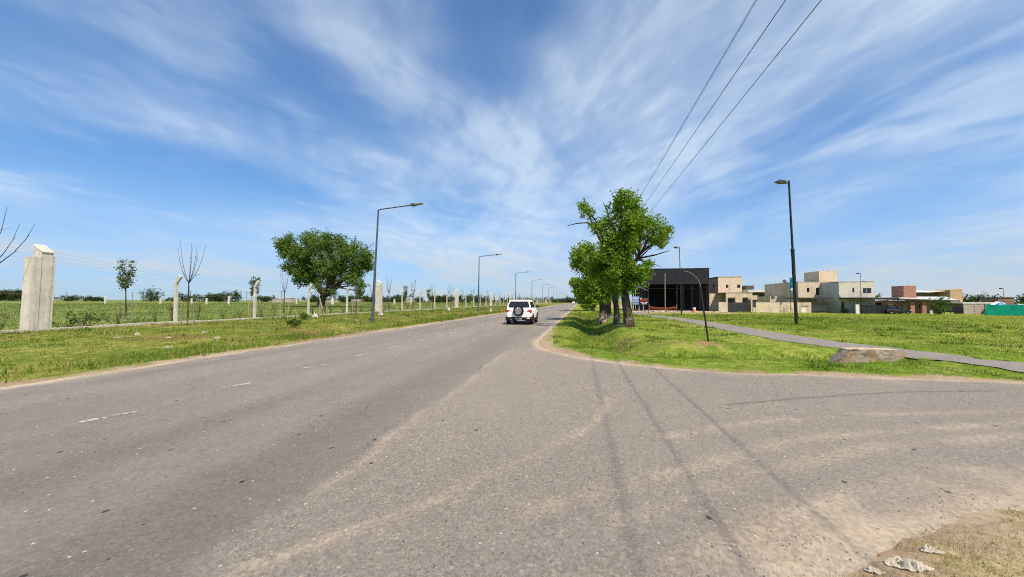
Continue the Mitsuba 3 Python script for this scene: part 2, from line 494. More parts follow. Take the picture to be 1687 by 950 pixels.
scene['stucco'] = two({'type': 'blendbsdf', 'weight': mikit.proc(dirt_w), 'a': {'type': 'diffuse', 'reflectance': VCOL}, 'b': {'type': 'diffuse', 'reflectance': rgb(.20, .175, .15)}})
scene['satin'] = two(P_(VCOL, .42, specular=.5))
scene['gloss'] = two(P_(VCOL, .28, specular=.5, clearcoat=1.0, clearcoat_gloss=.95))
scene['glass'] = two(P_(rgb(.012, .016, .020), .05, specular=.6))
scene['rim_metal'] = two(P_(rgb(.55, .56, .58), .3, metallic=.8))
scene['leaf'] = {'type': 'principledthin', 'base_color': VCOL, 'roughness': .55, 'diff_trans': .7, 'spec_trans': 0.0}
scene['blade'] = {'type': 'principledthin', 'base_color': VCOL, 'roughness': .6, 'diff_trans': .6, 'spec_trans': 0.0}
scene['road_paint'] = {'type': 'diffuse', 'reflectance': mikit.proc(lambda p, n, uv: mix((.17, .16, .15), (.44, .43, .41), smoothstep(.38, .58, .5 * fbm(p.x * 9, p.y * 9, 0, 3) + .5 * noise(p.x * 45, p.y * 45))))}
B1 = [(2.37,20.19,6.93,0.42),(2.67,22.72,7.6,0.47),(2.97,20.96,6.71,0.46),(3.22,22.71,7.14,0.5),(2.13,20.83,6.55,0.46),(2.27,22.25,6.89,0.49),(0.24,20.7,6.82,0.27),(0.25,21.53,7.04,0.28),(0.5,20.38,6.34,0.33),(0.54,22.08,6.73,0.35),(1.04,20.57,5.56,0.36),(1.13,22.26,5.89,0.39),(1.64,20.8,5.86,0.4),(1.78,22.55,6.22,0.43),(2.58,20.2,5.73,0.54),(2.86,22.41,6.19,0.6),(3.38,20.43,5.72,0.45),(3.75,22.66,6.18,0.5),(4.04,20.74,5.63,0.39),(4.39,22.52,5.98,0.42),(4.72,21.61,5.42,0.37),(4.97,22.77,5.62,0.39),(3.87,21.15,5.06,0.36),(4.17,22.78,5.33,0.39),(1.84,20.63,4.96,0.49),(1.99,22.32,5.24,0.53),(2.47,20.59,4.77,0.49),(2.76,23.06,5.16,0.54),(1.52,20.64,4.15,0.49),(1.68,22.77,4.42,0.54),(2.3,20.54,3.96,0.49),(2.52,22.56,4.19,0.53),(2.79,20.24,4.55,0.38),(3.1,22.51,4.89,0.42),(4.39,21.27,4.8,0.26),(4.78,23.16,5.09,0.29),(1.95,20.16,3.34,0.41),(2.2,22.78,3.58,0.47),(2.62,20.42,3.23,0.29),(2.96,23.05,3.45,0.33),(3.43,20.87,3.06,0.36),(3.74,22.76,3.2,0.39),(3.74,21.23,3.55,0.23),(4.08,23.13,3.73,0.25),(3.12,20.77,5.28,0.42),(3.47,23.14,5.7,0.47)]
B1b = [(1.76,23.91,4.06,0.53),(1.87,25.41,4.22,0.56),(1.2,23.84,3.61,0.45),(1.26,25.05,3.71,0.48),(2.18,23.71,3.1,0.45),(2.34,25.48,3.21,0.48),(1.96,24.04,5.03,0.5),(2.07,25.38,5.22,0.52),(2.59,24.21,2.56,0.34),(2.71,25.37,2.6,0.36)]
B2 = [(0.1,29.21,5.27,0.56),(0.11,31.24,5.52,0.6),(0.81,29.94,5.68,0.48),(0.86,31.56,5.9,0.5),(-0.23,29.38,4.58,0.38),(-0.24,31.46,4.8,0.4),(0.47,29.17,4.18,0.56),(0.5,31.33,4.37,0.6),(1.46,29.98,4.81,0.62),(1.55,31.66,4.99,0.66),(1.02,29.35,3.34,0.61),(1.11,32.02,3.5,0.66),(1.73,29.87,2.89,0.52),(1.83,31.62,2.97,0.55),(0.56,29.56,2.89,0.38),(0.59,31.34,2.97,0.4),(2.22,30.26,3.92,0.57),(2.32,31.62,4.02,0.6),(1.51,30.21,2.09,0.34),(1.58,31.6,2.12,0.35)]
B2b = [(2.8,32.64,4.46,0.62),(3.01,35.12,4.68,0.67),(3.46,33.26,3.72,0.52),(3.63,34.95,3.83,0.55),(2.27,33.06,2.41,0.42),(2.4,35.0,2.46,0.44),(3.02,33.01,2.92,0.52),(3.21,35.07,3.01,0.55),(1.5,32.91,3.87,0.63),(1.57,34.45,3.98,0.66)]
B3 = [(-0.09,61.41,4.53,0.69),(-0.1,63.63,4.63,0.71),(-0.77,61.23,4.72,0.49),(-0.8,63.24,4.82,0.51),(0.67,60.74,3.71,1.07),(0.72,64.89,3.86,1.14),(1.63,61.28,2.75,1.07),(1.72,64.44,2.81,1.13),(2.19,60.96,1.78,0.87),(2.34,65.17,1.79,0.93),(3.17,61.59,3.15,0.88),(3.31,64.23,3.22,0.92),(0.86,61.32,2.17,0.78),(0.92,64.97,2.2,0.83),(0.1,60.57,3.13,0.68),(0.1,64.25,3.22,0.72),(1.63,61.05,4.31,0.78),(1.71,63.89,4.43,0.82)]
BL = [(-61.05,68.02,13.32,1.27),(-63.46,70.7,13.78,1.32),(-59.25,68.25,14.07,1.39),(-62.58,72.08,14.78,1.47),(-53.84,66.84,14.2,1.48),(-59.77,74.19,15.59,1.64),(-50.17,67.25,14.05,1.47),(-55.63,74.57,15.41,1.63),(-48.06,68.72,13.61,1.37),(-52.62,75.23,14.76,1.5),(-45.44,69.74,12.7,1.5),(-49.83,76.49,13.78,1.65),(-42.57,69.13,11.06,1.36),(-46.02,74.73,11.83,1.47),(-42.83,70.94,10.03,1.01),(-44.82,74.23,10.42,1.06),(-44.7,69.98,9.45,1.75),(-48.69,76.22,10.16,1.91),(-46.11,67.95,10.74,1.96),(-50.65,74.63,11.64,2.15),(-50.58,68.44,11.51,2.12),(-55.63,75.27,12.5,2.33),(-53.68,67.06,11.51,2.09),(-58.97,73.67,12.49,2.3),(-57.88,67.41,11.14,1.87),(-62.84,73.18,11.96,2.03),(-59.6,67.42,11.55,1.13),(-62.83,71.06,12.1,1.19),(-58.95,67.91,8.45,1.38),(-61.97,71.39,8.8,1.46),(-56.59,67.68,6.9,1.12),(-60.52,72.39,7.27,1.2),(-55.37,68.38,8.7,1.63),(-59.09,72.97,9.18,1.74),(-50.72,67.24,8.53,1.71),(-57.34,76.01,9.44,1.94),(-48.56,68.8,8.39,1.62),(-53.31,75.53,9.06,1.77),(-45.37,70.24,6.97,1.38),(-49.32,76.35,7.44,1.5),(-43.53,69.13,4.65,1.11),(-47.3,75.11,4.92,1.2),(-44.03,69.74,3.44,0.75),(-47.14,74.67,3.57,0.8),(-45.26,68.01,6.08,1.34),(-50.22,75.47,6.57,1.49),(-50.88,66.3,5.17,0.97),(-56.97,74.23,5.6,1.08),(-51.12,67.92,3.65,0.86),(-56.07,74.49,3.85,0.95),(-49.9,69.28,3.18,0.75),(-53.76,74.63,3.31,0.81),(-43.26,71.22,8.54,0.89),(-45.69,75.22,8.93,0.94)]

# ------------------------------------------------------------------ ground, road, path
V, Q = grid(None, zg)
scene['ground'] = mikit.ply((V, Q), 'earth', smooth=True)
labels['ground'] = {'kind': 'structure'}
V, Q = grid(lambda X, Y: sdf_np(X, Y) < .75, road_z)
scene['road'] = mikit.ply((V, Q), 'asphalt', smooth=True, uv=V[:, :2])
labels['road'] = {'kind': 'structure'}
mb = MB()
for k, y0 in enumerate(list(np.arange(-2.04, 62, 1.935))):
    rg = random.Random(k)
    y0 = y0 + rg.uniform(-.04, .04)
    ln = .44 + rg.uniform(-.05, .06) + .012 * max(y0, 0)
    n = 6
    xa = [-6.16 + .004 * y0 + rg.uniform(-.012, .012) for _ in range(n)]
    v = []
    for i in range(n):
        yy = y0 + ln * i / (n - 1)
        v += [[xa[i] - .05 - rg.uniform(0, .012) + .16 * (i / (n - 1) - .5), yy, .004], [xa[i] + .05 + rg.uniform(0, .012) + .16 * (i / (n - 1) - .5), yy, .004]]
    f = [[2 * i, 2 * i + 1, 2 * i + 3, 2 * i + 2] for i in range(n - 1)]
    obj('lane_dash', MB().add(v, f), 'road_paint', 'road')
# foot path: a sheet draped over the turf
ys = np.concatenate([np.arange(5, 20, .25), np.arange(20, 90, 1.0)])
v, f = [], []
for i, y in enumerate(ys):
    c = float(path_x(y))
    jl, jr = .05 * math.sin(y * 3.1) + .04 * math.sin(y * 7.7), .05 * math.sin(y * 2.3 + 1) + .04 * math.sin(y * 6.1)
    xs = [c - .93 + jl, c - .3, c + .3, c + .93 + jr]
    zz = zg(np.array(xs), np.full(4, y))
    v += [[xs[k], y, zz[k] + (.022 if k in (1, 2) else .014)] for k in range(4)]
    if i:
        for k in range(3):
            a = (i - 1) * 4 + k
            f.append([a, a + 1, a + 5, a + 4])
scene['foot_path'] = mikit.ply((np.array(v), np.array(f)), 'path_asphalt', smooth=True)
labels['foot_path'] = {'kind': 'structure'}

# ------------------------------------------------------------------ grass


def blades(px, py, h, w, col, rng, lean=.55, tri=2):
    n = len(px)
    yaw = rng.uniform(0, 2 * np.pi, n)
    la = rng.uniform(0, 2 * np.pi, n)
    lm = h * lean * rng.uniform(.2, 1.2, n)
    z = zg(px, py) - .01
    dx, dy = np.cos(yaw) * w / 2, np.sin(yaw) * w / 2
    p0 = np.stack([px - dx, py - dy, z], -1)
    p1 = np.stack([px + dx, py + dy, z], -1)
    p2 = np.stack([px + np.cos(la) * lm, py + np.sin(la) * lm, z + h], -1)
    if tri == 1:
        v = np.stack([p0, p1, p2], 1).reshape(-1, 3)
        f = np.arange(3 * n).reshape(n, 3)
        return v, f, np.repeat(col, 3, 0)
    m = np.stack([px + np.cos(la) * lm * .35, py + np.sin(la) * lm * .35, z + h * .6], -1)
    p3, p4 = m + np.stack([-dx, -dy, dx * 0], -1) * .7, m + np.stack([dx, dy, dx * 0], -1) * .7
    v = np.stack([p0, p1, p4, p3, p2], 1).reshape(-1, 3)
    b = np.arange(n)[:, None] * 5
    f = np.concatenate([b + [0, 1, 2], b + [0, 2, 3], b + [3, 2, 4]], 0)
    return v, f, np.repeat(col, 5, 0)


def scatter(x0, x1, y0, y1, dens, rng, near=12.0, power=1.5, cap=1.0):
    """Random points, thinning out with distance from the junction."""
    area = (x1 - x0) * (y1 - y0)
    n = int(area * dens)
    px, py = rng.uniform(x0, x1, n), rng.uniform(y0, y1, n)
    d = np.hypot(px, py)
    keep = rng.random(n) < np.minimum(cap, (near / d) ** power)
    return px[keep], py[keep]


def in_sight(px, py, half=58):
    a = np.degrees(np.arctan2(px, py)) + 10.1
    return np.abs(a) < half


def lerp3(a, b, t):
    return np.asarray(a) * (1 - t[:, None]) + np.asarray(b) * t[:, None]


def grow(name, px, py, hfn, wfn, colfn, label, rng, lean=.55, tri=1):
    d = np.hypot(px, py)
    v, f, c = blades(px, py, hfn(px, py, d), wfn(px, py, d), colfn(px, py, d), rng, lean, tri)
    k = key_for(name)
    scene[k] = mikit.ply((v, f), 'blade', color=np.clip(c, 0, 1))
    labels[k] = {'label': label, 'category': 'grass', 'kind': 'stuff'}
    return k


def edge_noise(px, py):
    return .95 * (nz(px, py, .8, 7) - .5) + .5 * (nz(px, py, 5, 8) - .5)


rng = np.random.default_rng(11)
# left verge between road and fence
px, py = scatter(-25, -9.8, 2, 130, 300, rng, 15, 1.75)
k = in_sight(px, py) & (sdf_np(px, py) + edge_noise(px, py) > .32)
px, py = px[k], py[k]
bald = nz(px, py, .35, 6)
k = rng.random(len(px)) > .75 * sst(.55, .70, bald)
px, py = px[k], py[k]


def verge_col(px, py, d):
    t = .35 * nz(px, py, .5, 2) + .4 * nz(px, py, 1.9, 3) + .25 * rng.random(len(px))
    c = lerp3((.085, .175, .020), (.240, .290, .058), sst(.35, .7, t))
    s = sdf_np(px, py)
    lush = sst(2.6, .8, s) * sst(.35, .6, nz(px, py, .45, 3))
    c = c * (1 - lush[:, None]) + lush[:, None] * np.array([.105, .195, .020])
    straw = rng.random(len(px)) < .12 + .25 * sst(.5, .65, nz(px, py, .35, 6))
    c[straw] = (.42, .31, .14)
    dark = rng.random(len(px)) < sst(.58, .72, nz(px, py, 1.3, 9)) * .5
    c[dark] = (.062, .120, .014)
    return c * rng.uniform(.75, 1.25, (len(px), 1))


def verge_h(px, py, d):
    tuft = sst(.52, .72, nz(px, py, 1.3, 9))
    s = sdf_np(px, py)
    return (.04 + .10 * tuft + .07 * sst(2.6, 1.0, s)) * rng.uniform(.6, 1.4, len(px)) * np.clip(d / 22, 1, 1.6)


grow('verge_grass', px, py, verge_h, lambda x, y, d: .016 * np.clip(d / 12, 1, 9), verge_col, 'yellow green mown grass of the verge between road and fence', rng)

# the field beyond the fence
px, py = scatter(-190, -24.6, 4, 330, 30, rng, 26, 1.7)
k = in_sight(px, py)
px, py = px[k], py[k]


def field_col(px, py, d):
    t = .35 * nz(px, py, .11, 1) + .3 * nz(px, py, .6, 2) + .35 * rng.random(len(px))
    c = lerp3((.085, .160, .034), (.235, .285, .085), sst(.33, .68, t))
    pale = rng.random(len(px)) < .07
    c[pale] = (.25, .24, .12)
    return c * rng.uniform(.75, 1.25, (len(px), 1))


grow('field_weeds', px, py, lambda x, y, d: (.06 + .16 * sst(.45, .65, nz(x, y, .5, 4))) * rng.uniform(.5, 1.5, len(x)) * np.clip(d / 90, 1, 1.3), lambda x, y, d: .03 * np.clip(d / 25, 1, 8), field_col,
     'dense low green weeds covering the wide field behind the wire fence', rng, .7)

# right: strip by the side road, ditch banks and open lawn
px, py = scatter(-1.6, 26, 8.9, 62, 620, rng, 12, 2.0)
k = in_sight(px, py) & (sdf_np(px, py) + edge_noise(px, py) > .26)
px, py = px[k], py[k]
k = np.abs(px - path_x(py)) > .88 + .1 * rng.random(len(px))
px, py = px[k], py[k]
nose = np.hypot(px + 1.0, (py - 13.2) * .6)
k = (sdf_np(px, py) + edge_noise(px, py) > .24 + .28 * sst(2.6, .3, nose))
px, py = px[k], py[k]


def lawn_col(px, py, d):
    t = .30 * nz(px, py, .35, 1) + .45 * nz(px, py, 1.7, 2) + .25 * rng.random(len(px))
    c = lerp3((.097, .206, .018), (.275, .335, .064), sst(.34, .68, t))
    straw = rng.random(len(px)) < .08 + .42 * sst(.52, .66, nz(px, py, .55, 16))
    heap = sum(np.exp(-((px - cx) / rx) ** 2 - ((py - cy) / ry) ** 2) for cx, cy, rx, ry in ((2.7, 13.35, .9, .4), (4.0, 13.05, .8, .35), (1.9, 15.0, .5, .8)))
    straw |= rng.random(len(px)) < .75 * heap * sst(.35, .55, nz(px, py, 2.5, 33))
    c[straw] = (.46, .38, .17)
    dead = straw & (rng.random(len(px)) < .6 * np.clip(heap * 1.5, 0, 1))
    c[dead] = (.22, .145, .085)
    dark = rng.random(len(px)) < sst(.58, .72, nz(px, py, 1.1, 19)) * .5
    c[dark] = (.060, .125, .014)
    return c * rng.uniform(.75, 1.25, (len(px), 1))


def lawn_h(px, py, d):
    dd, _ = seg_d(px, py, .95, 14.2, 1, 58)
    d2, _ = seg_d(px, py, 2.2, 12.0, 6.9, 11.75)
    wild = np.maximum(sst(1.5, .3, dd), sst(1.0, .2, d2))
    tuft = sst(.55, .72, nz(px, py, 1.1, 19))
    return (.030 + .085 * tuft + .09 * wild) * rng.uniform(.6, 1.4, len(px)) * np.clip(d / 20, 1, 2.2)


grow('lawn_grass', px, py, lawn_h, lambda x, y, d: .016 * np.clip(d / 12, 1, 9), lawn_col, 'bright green rough grass around the ditch and the foot path', rng)

px, py = scatter(10.5, 75, 12, 85, 110, rng, 26, 1.5)
k = in_sight(px, py) & (np.abs(px - path_x(py)) > .9) & (sdf_np(px, py) > .8)
k &= ~((py > 68) & (px > 9) & (px < 31) & (rng.random(len(px)) < .75))
k &= ~((py > 81.5) & (px > 28))
px, py = px[k], py[k]


def meadow_lush(px, py):
    a = sst(2.6, 1.0, px - path_x(py)) * sst(.35, .55, nz(px, py, .5, 71)) * sst(40, 28, py)
    return np.maximum(a, 1.1 * np.exp(-((px - 13.2) / 2.6) ** 2 - ((py - 26.0) / 1.6) ** 2))


def meadow_col(px, py, d):
    t = .40 * nz(px, py, .16, 1) + .40 * nz(px, py, .9, 2) + .20 * rng.random(len(px))
    c = lerp3((.155, .258, .026), (.420, .430, .098), sst(.32, .60, t))
    lush = rng.random(len(px)) < .85 * meadow_lush(px, py)
    c[lush] = (.085, .185, .018)
    return c * rng.uniform(.75, 1.25, (len(px), 1))


grow('meadow_grass', px, py, lambda x, y, d: (.045 + .06 * sst(.5, .7, nz(x, y, .45, 29))) * rng.uniform(.6, 1.4, len(x)) * np.clip(d / 40, 1, 1.4) + .10 * meadow_lush(x, y) * rng.random(len(x)), lambda x, y, d: .018 * np.clip(d / 22, 1, 3.2), meadow_col,
     'sunlit yellow green meadow between the foot path and the houses', rng)

# near corner: dry short turf on sandy soil
px, py = scatter(.9, 5.2, 1.2, 4.6, 12000, rng, 50, 1)
k = (sdf_np(px, py) + .40 * (nz(px, py, 2, 8) - .5) + .25 * (nz(px, py, 7, 18) - .5) > .04)
px, py = px[k], py[k]
k = rng.random(len(px)) < .35 + .65 * sst(.36, .56, nz(px, py, 2.2, 14))
px, py = px[k], py[k]


def dry_col(px, py, d):
    c = lerp3((.10, .15, .025), (.28, .25, .075), rng.random(len(px)))
    straw = rng.random(len(px)) < .35
    c[straw] = np.array([.42, .32, .17])
    return c * rng.uniform(.75, 1.2, (len(px), 1))


grow('corner_grass', px, py, lambda x, y, d: .020 * rng.uniform(.5, 1.6, len(x)), lambda x, y, d: .0045 + 0 * d, dry_col, 'short half dry turf on the sandy corner nearest the viewer', rng, 1.0, 1)

# loose gravel on the worn apron
px, py = scatter(-2.3, 3.6, 1.6, 9.0, 260, rng, 3.2, 1.6)
k = (sdf_np(px, py) < .25) & (nz(px, py, .9, 51) > .42)
px, py = px[k], py[k]
r = rng.uniform(.003, .0085, len(px))
oc = np.array([[1, 0, 0], [0, 1, 0], [-1, 0, 0], [0, -1, 0], [0, 0, .8], [0, 0, -.5]], float)
of = np.array([[0, 1, 4], [1, 2, 4], [2, 3, 4], [3, 0, 4], [1, 0, 5], [2, 1, 5], [3, 2, 5], [0, 3, 5]])
v = (oc[None] * rng.uniform(.6, 1.3, (len(px), 6, 1)) * r[:, None, None] + np.stack([px, py, r * .3 + .001], -1)[:, None]).reshape(-1, 3)
f = (of[None] + np.arange(len(px))[:, None, None] * 6).reshape(-1, 3)
c = np.repeat(lerp3((.10, .09, .085), (.42, .37, .30), rng.random(len(px))), 6, 0)
scene['gravel'] = mikit.ply((v, f), 'matte', color=c)
labels['gravel'] = {'label': 'loose small stones scattered on the worn junction asphalt', 'category': 'gravel', 'kind': 'stuff'}

# ------------------------------------------------------------------ trees


def leaves(blobs, n, size, rng, cols, up=.5, sprig=7, loose=1.5):
    """Leaf faces in small sprigs spread through the clumps (x, y, z, radius); the outline stays ragged."""
    B = np.asarray(blobs, float)
    w = B[:, 3] ** 1.9
    m = max(1, n // sprig)
    i = rng.choice(len(B), m, p=w / w.sum())
    u = rng.normal(size=(m, 3))
    u /= np.linalg.norm(u, axis=1, keepdims=True)
    rad = B[i, 3] * rng.random(m) ** .5 * (1 + loose * np.abs(rng.normal(size=m)) * .22)
    c0 = B[i, :3] + u * rad[:, None]
    hue0 = .5 * rng.random(len(B))[i] + .5 * rng.random(m)
    i, u, c0, hue0 = (np.repeat(a, sprig, 0) for a in (i, u, c0, hue0))
    n = len(i)
    p = c0 + rng.normal(size=(n, 3)) * size * 1.05
    nrm = u * .5 + rng.normal(size=(n, 3)) * .6 + np.array([0, 0, up])
    nrm /= np.linalg.norm(nrm, axis=1, keepdims=True)
    t = np.cross(nrm, rng.normal(size=(n, 3)))
    t /= np.linalg.norm(t, axis=1, keepdims=True)
    b = np.cross(nrm, t)
    s = size * rng.uniform(.6, 1.3, n)[:, None]
    q = np.stack([p - t * s, p + b * s * .55 + nrm * s * .12, p + t * s - nrm * s * .15, p - b * s * .55 + nrm * s * .12], 1).reshape(-1, 3)
    f = np.arange(4 * n).reshape(n, 4)
    c = lerp3(cols[0], cols[1], np.clip(.7 * hue0 + .3 * rng.random(n), 0, 1)) * rng.uniform(.8, 1.2, (n, 1))
    return q, f, np.repeat(c, 4, 0)


def fill(B, rng, reach=1.25, k=.85):
    """Adds clumps between neighbouring clumps so that the crown closes up."""
    B = np.asarray(B, float)
    out = [B]
    for a in range(len(B)):
        for b in range(a):
            if np.linalg.norm(B[a, :3] - B[b, :3]) < reach * (B[a, 3] + B[b, 3]) and rng.random() < .3:
                m = (B[a] + B[b]) / 2
                m[:3] += rng.normal(size=3) * .25 * m[3]
                m[3] *= k * rng.uniform(.7, 1.0)
                out.append(m[None])
    return np.vstack(out)


def limb(mb, a, b, r0, r1, rng, sag=.12, sides=6, n=6):
    a, b = np.asarray(a, float), np.asarray(b, float)
    L = np.linalg.norm(b - a)
    t = np.linspace(0, 1, n)[:, None]
    mid = (a + b) / 2 + np.array([0, 0, sag * L]) + rng.normal(size=3) * .07 * L
    p = (1 - t) ** 2 * a + 2 * t * (1 - t) * mid + t * t * b
    p[1:-1] += rng.normal(size=(n - 2, 3)) * .02 * L
    mb.tube(p, np.linspace(r0, r1, n), sides)
    return p


def trunk_mesh(mb, base, top, r0, r1, rng, flare=1.28):
    base, top = np.asarray(base, float), np.asarray(top, float)
    t = np.linspace(0, 1, 9)
    p = base + (top - base) * t[:, None] + np.stack([.05 * np.sin(t * 5 + rng.uniform(0, 6)), .05 * np.sin(t * 4 + rng.uniform(0, 6)), 0 * t], -1) * r0 * 2
    r = (r0 + (r1 - r0) * t) * (1 + (flare - 1) * np.exp(-t * 9))
    m = MB()
    m.tube(p, r, 16)
    v = m.v[0]
    ang = np.arctan2(v[:, 1] - base[1], v[:, 0] - base[0])
    bump_ = 1 + .10 * np.sin(ang * 5 + v[:, 2] * 2) * np.exp(-(v[:, 2] - base[2]) * .8) + .05 * np.sin(ang * 3 + v[:, 2] * 3)
    ax = base + (top - base) * np.clip((v[:, 2:3] - base[2]) / (top[2] - base[2]), 0, 1)
    v[:, :2] = ax[:, :2] + (v[:, :2] - ax[:, :2]) * bump_[:, None]
    mb.add(v, m.f[0])


def big_tree(name, label, base, fork, r, blobs, nleaf, size, cols, seed, dead=(), group=None, twigs=5):
    rg = np.random.default_rng(seed)
    t = thing(name, label, 'tree', group)
    tr = MB()
    trunk_mesh(tr, base, fork, r, r * .72, rg)
    br = MB()
    B = np.asarray(blobs, float)
    fork = np.asarray(fork, float)
    # a handful of main limbs, each carrying the clumps nearest to it
    nm = max(3, min(7, len(B) // 6))
    seeds = B[rg.choice(len(B), nm, replace=False), :3]
    for _ in range(6):
        own = np.argmin(np.linalg.norm(B[:, None, :3] - seeds[None], axis=2), 1)
        seeds = np.array([B[own == k, :3].mean(0) if (own == k).any() else seeds[k] for k in range(nm)])
    for k in range(nm):
        if not (own == k).any():
            continue
        hub = fork + (seeds[k] - fork) * .55
        limb(br, fork - [0, 0, r * .6], hub, r * .55, r * .26, rg, -.05, 8, 7)
        for b in B[own == k]:
            p = limb(br, hub, b[:3], r * .22, r * .05, rg, .05, 5, 6)
            for _ in range(twigs):
                d = rg.normal(size=3)
                d[2] = abs(d[2]) * .6
                s = p[rg.integers(3, 6)]
                e = s + d / np.linalg.norm(d) * b[3] * rg.uniform(.6, 1.15)
                br.tube([s, (s + e) / 2 + rg.normal(size=3) * .05 * b[3], e], [r * .04, r * .03, r * .012], 4)
    for path, r0 in dead:
        br.tube(path, np.linspace(r0, r0 * .25, len(path)), 6)
    obj('trunk', tr, 'bark', t, smooth=True)
    obj('branch', br, 'bark', t, smooth=True)
    m = MB()
    m.add(*leaves(fill(B, rg), nleaf, size, rg, cols))
    obj('crown', m, 'leaf', t, kind='stuff')
    return t


LEAF_R = ((.085, .180, .016), (.245, .375, .042))
LEAF_D = ((.065, .130, .022), (.170, .255, .050))
zz = zg1(2.75, 21.8)
B1 = B1 + [(2.3, 20.8, 2.5, .40), (2.95, 21.0, 2.4, .34), (1.8, 21.5, 2.4, .40), (3.3, 21.3, 2.6, .32), (1.3, 22.3, 2.7, .4), (2.2, 20.95, 2.85, .42), (2.85, 20.9, 2.75, .36), (1.7, 21.2, 3.0, .42), (2.6, 20.7, 3.5, .45), (3.2, 21.0, 3.2, .35)]
B2B = [(2.9, 31.5, 2.2, .45), (2.4, 31.2, 2.0, .4), (3.3, 32.4, 2.4, .4)]
B2 = B2 + [(1.6, 29.2, 2.0, .45), (2.3, 29.4, 2.1, .45), (1.9, 29.0, 2.5, .48), (2.4, 29.3, 2.9, .5), (1.2, 29.0, 2.4, .5), (.8, 29.6, 2.3, .4)]
big_tree('roadside_tree', 'tall bright green tree with dead limbs, nearest of the trees right of the road', (2.75, 21.8, zz - .1), (2.55, 21.8, 2.6), .27, B1, 21000, .080, LEAF_R, 3, dead=(
    ([(2.2, 21.8, 5.0), (1.2, 21.7, 5.6), (.49, 21.6, 6.05), (-.1, 21.5, 6.0), (-.61, 21.5, 5.88)], .07),
    ([(2.2, 21.8, 5.2), (1.79, 21.9, 6.2), (1.62, 21.86, 6.8), (1.39, 21.8, 7.25)], .07), ([(1.62, 21.86, 6.75), (1.8, 21.8, 7.1), (1.85, 21.7, 7.2)], .03),
    ([(2.7, 21.9, 3.3), (3.4, 22.0, 4.0), (4.3, 22.2, 4.2), (5.1, 22.4, 4.45)], .09), ([(3.3, 21.9, 3.9), (3.9, 21.9, 4.5), (4.4, 21.7, 5.0)], .05),
    ([(3.4, 22.0, 3.9), (4.1, 22.3, 3.75), (4.7, 22.6, 3.55)], .05), ([(2.7, 21.8, 3.0), (3.3, 21.6, 3.6), (3.9, 21.5, 3.4), (4.1, 21.4, 2.9)], .06)))
zz = zg1(2.42, 24.8)
big_tree('roadside_tree', 'second tree right of the road, slim trunk just behind the thick one', (2.42, 24.8, zz - .1), (2.3, 24.8, 2.3), .20, B1b, 8500, .09, LEAF_R, 4)
zz = zg1(1.92, 29.6)
big_tree('roadside_tree', 'spreading tree leaning towards the road, third in the row', (1.92, 29.6, zz - .1), (1.75, 30.3, 2.2), .30, B2, 12000, .10, LEAF_R, 5)
zz = zg1(2.55, 32.4)
big_tree('roadside_tree', 'fourth tree of the row, dark trunk pressed against its left neighbour', (2.55, 32.4, zz - .1), (2.5, 33.2, 2.2), .25, B2b + B2B, 10000, .10, LEAF_R, 6)
zz = zg1(2.35, 62)
big_tree('roadside_tree', 'low round tree far down the road, last of the row', (2.35, 62, zz - .1), (2.0, 62.6, 1.6), .34, B3, 8500, .22, LEAF_R, 7)
BL = BL + [(-57, 70, 6.6, 1.7), (-55, 68, 7.4, 1.8), (-52.5, 72, 7.4, 1.8), (-50, 70, 6.4, 1.6), (-48, 72, 7, 1.7), (-53.5, 69, 5.2, 1.4), (-51.5, 72, 4.8, 1.2), (-56.2, 72, 8.2, 1.8), (-58.5, 70, 6.0, 1.3)]
zz = zg1(-54, 71.3)
big_tree('field_tree', 'big wide dark green tree standing alone in the field behind the fence', (-54.2, 71.3, zz - .1), (-53.4, 71.3, 3.0), .80, BL, 36000, .21, LEAF_D, 8, twigs=3)


def bush(name, label, cat, x, y, rx, h, n, size, cols, seed, group=None, z=None):
    rg = np.random.default_rng(seed)
    z = zg1(x, y) if z is None else z
    nb = 14
    b = [(x + rg.uniform(-.75, .75) * rx, y + rg.uniform(-.7, .7) * rx, z + h * rg.uniform(.30, .78), min(rx, h) * rg.uniform(.24, .42)) for _ in range(nb)]
    t = thing(name, label, cat, group)
    m = MB()
    for q in b[:9]:
        m.tube([(x + rg.uniform(-.1, .1) * rx, y, z - .1), ((x + q[0]) / 2, (y + q[1]) / 2, z + .35 * (q[2] - z)), q[:3]], [.05 * h * .6, .03 * h * .6, .012 * h], 5)
    obj('trunk', m, 'bark', t, smooth=True)
    m = MB()
    m.add(*leaves(b, n, size, rg, cols))
    obj('crown', m, 'leaf', t, kind='stuff')


bush('roadside_bush', 'small round dark bush at the foot of the farthest roadside tree', 'bush', 1.1, 60.5, .75, 1.1, 900, .10, LEAF_D, 21)

# far trees round the fields
FAR = ((.034, .062, .022), (.085, .115, .040))
for i, (x, y, rx, h) in enumerate(((-520, 300, 15, 5.5), (-486, 300, 7, 4.5), (-415, 300, 15, 11.5), (-365, 300, 12, 8), (-345, 303, 11, 8), (-334, 298, 9, 7.5), (-318, 300, 11, 9.5), (-283, 300, 8, 6), (-228, 300, 12, 6.0), (-209, 306, 14, 5.5),
                                   (-192, 300, 12, 6.2), (-172, 304, 11, 5.2), (-150, 300, 10, 6.2), (-128, 303, 12, 5.2), (-112, 300, 10, 6.0), (-96, 305, 11, 6.8), (-80, 300, 10, 5.4))):
    bush('far_tree', 'rounded dark tree on the far edge of the left field', 'tree', x, y, rx, h, 1500, .55, FAR, 100 + i, 'trees along the far edge of the field')
rg = np.random.default_rng(77)
b = [(-640 + 72 * u, 296 + rg.uniform(0, 14), .5 + rg.uniform(2.0, 9.2), rg.uniform(1.6, 2.6)) for u in rg.random(150)]
m = MB()
m.add(*leaves(b, 9000, .8, rg, FAR))
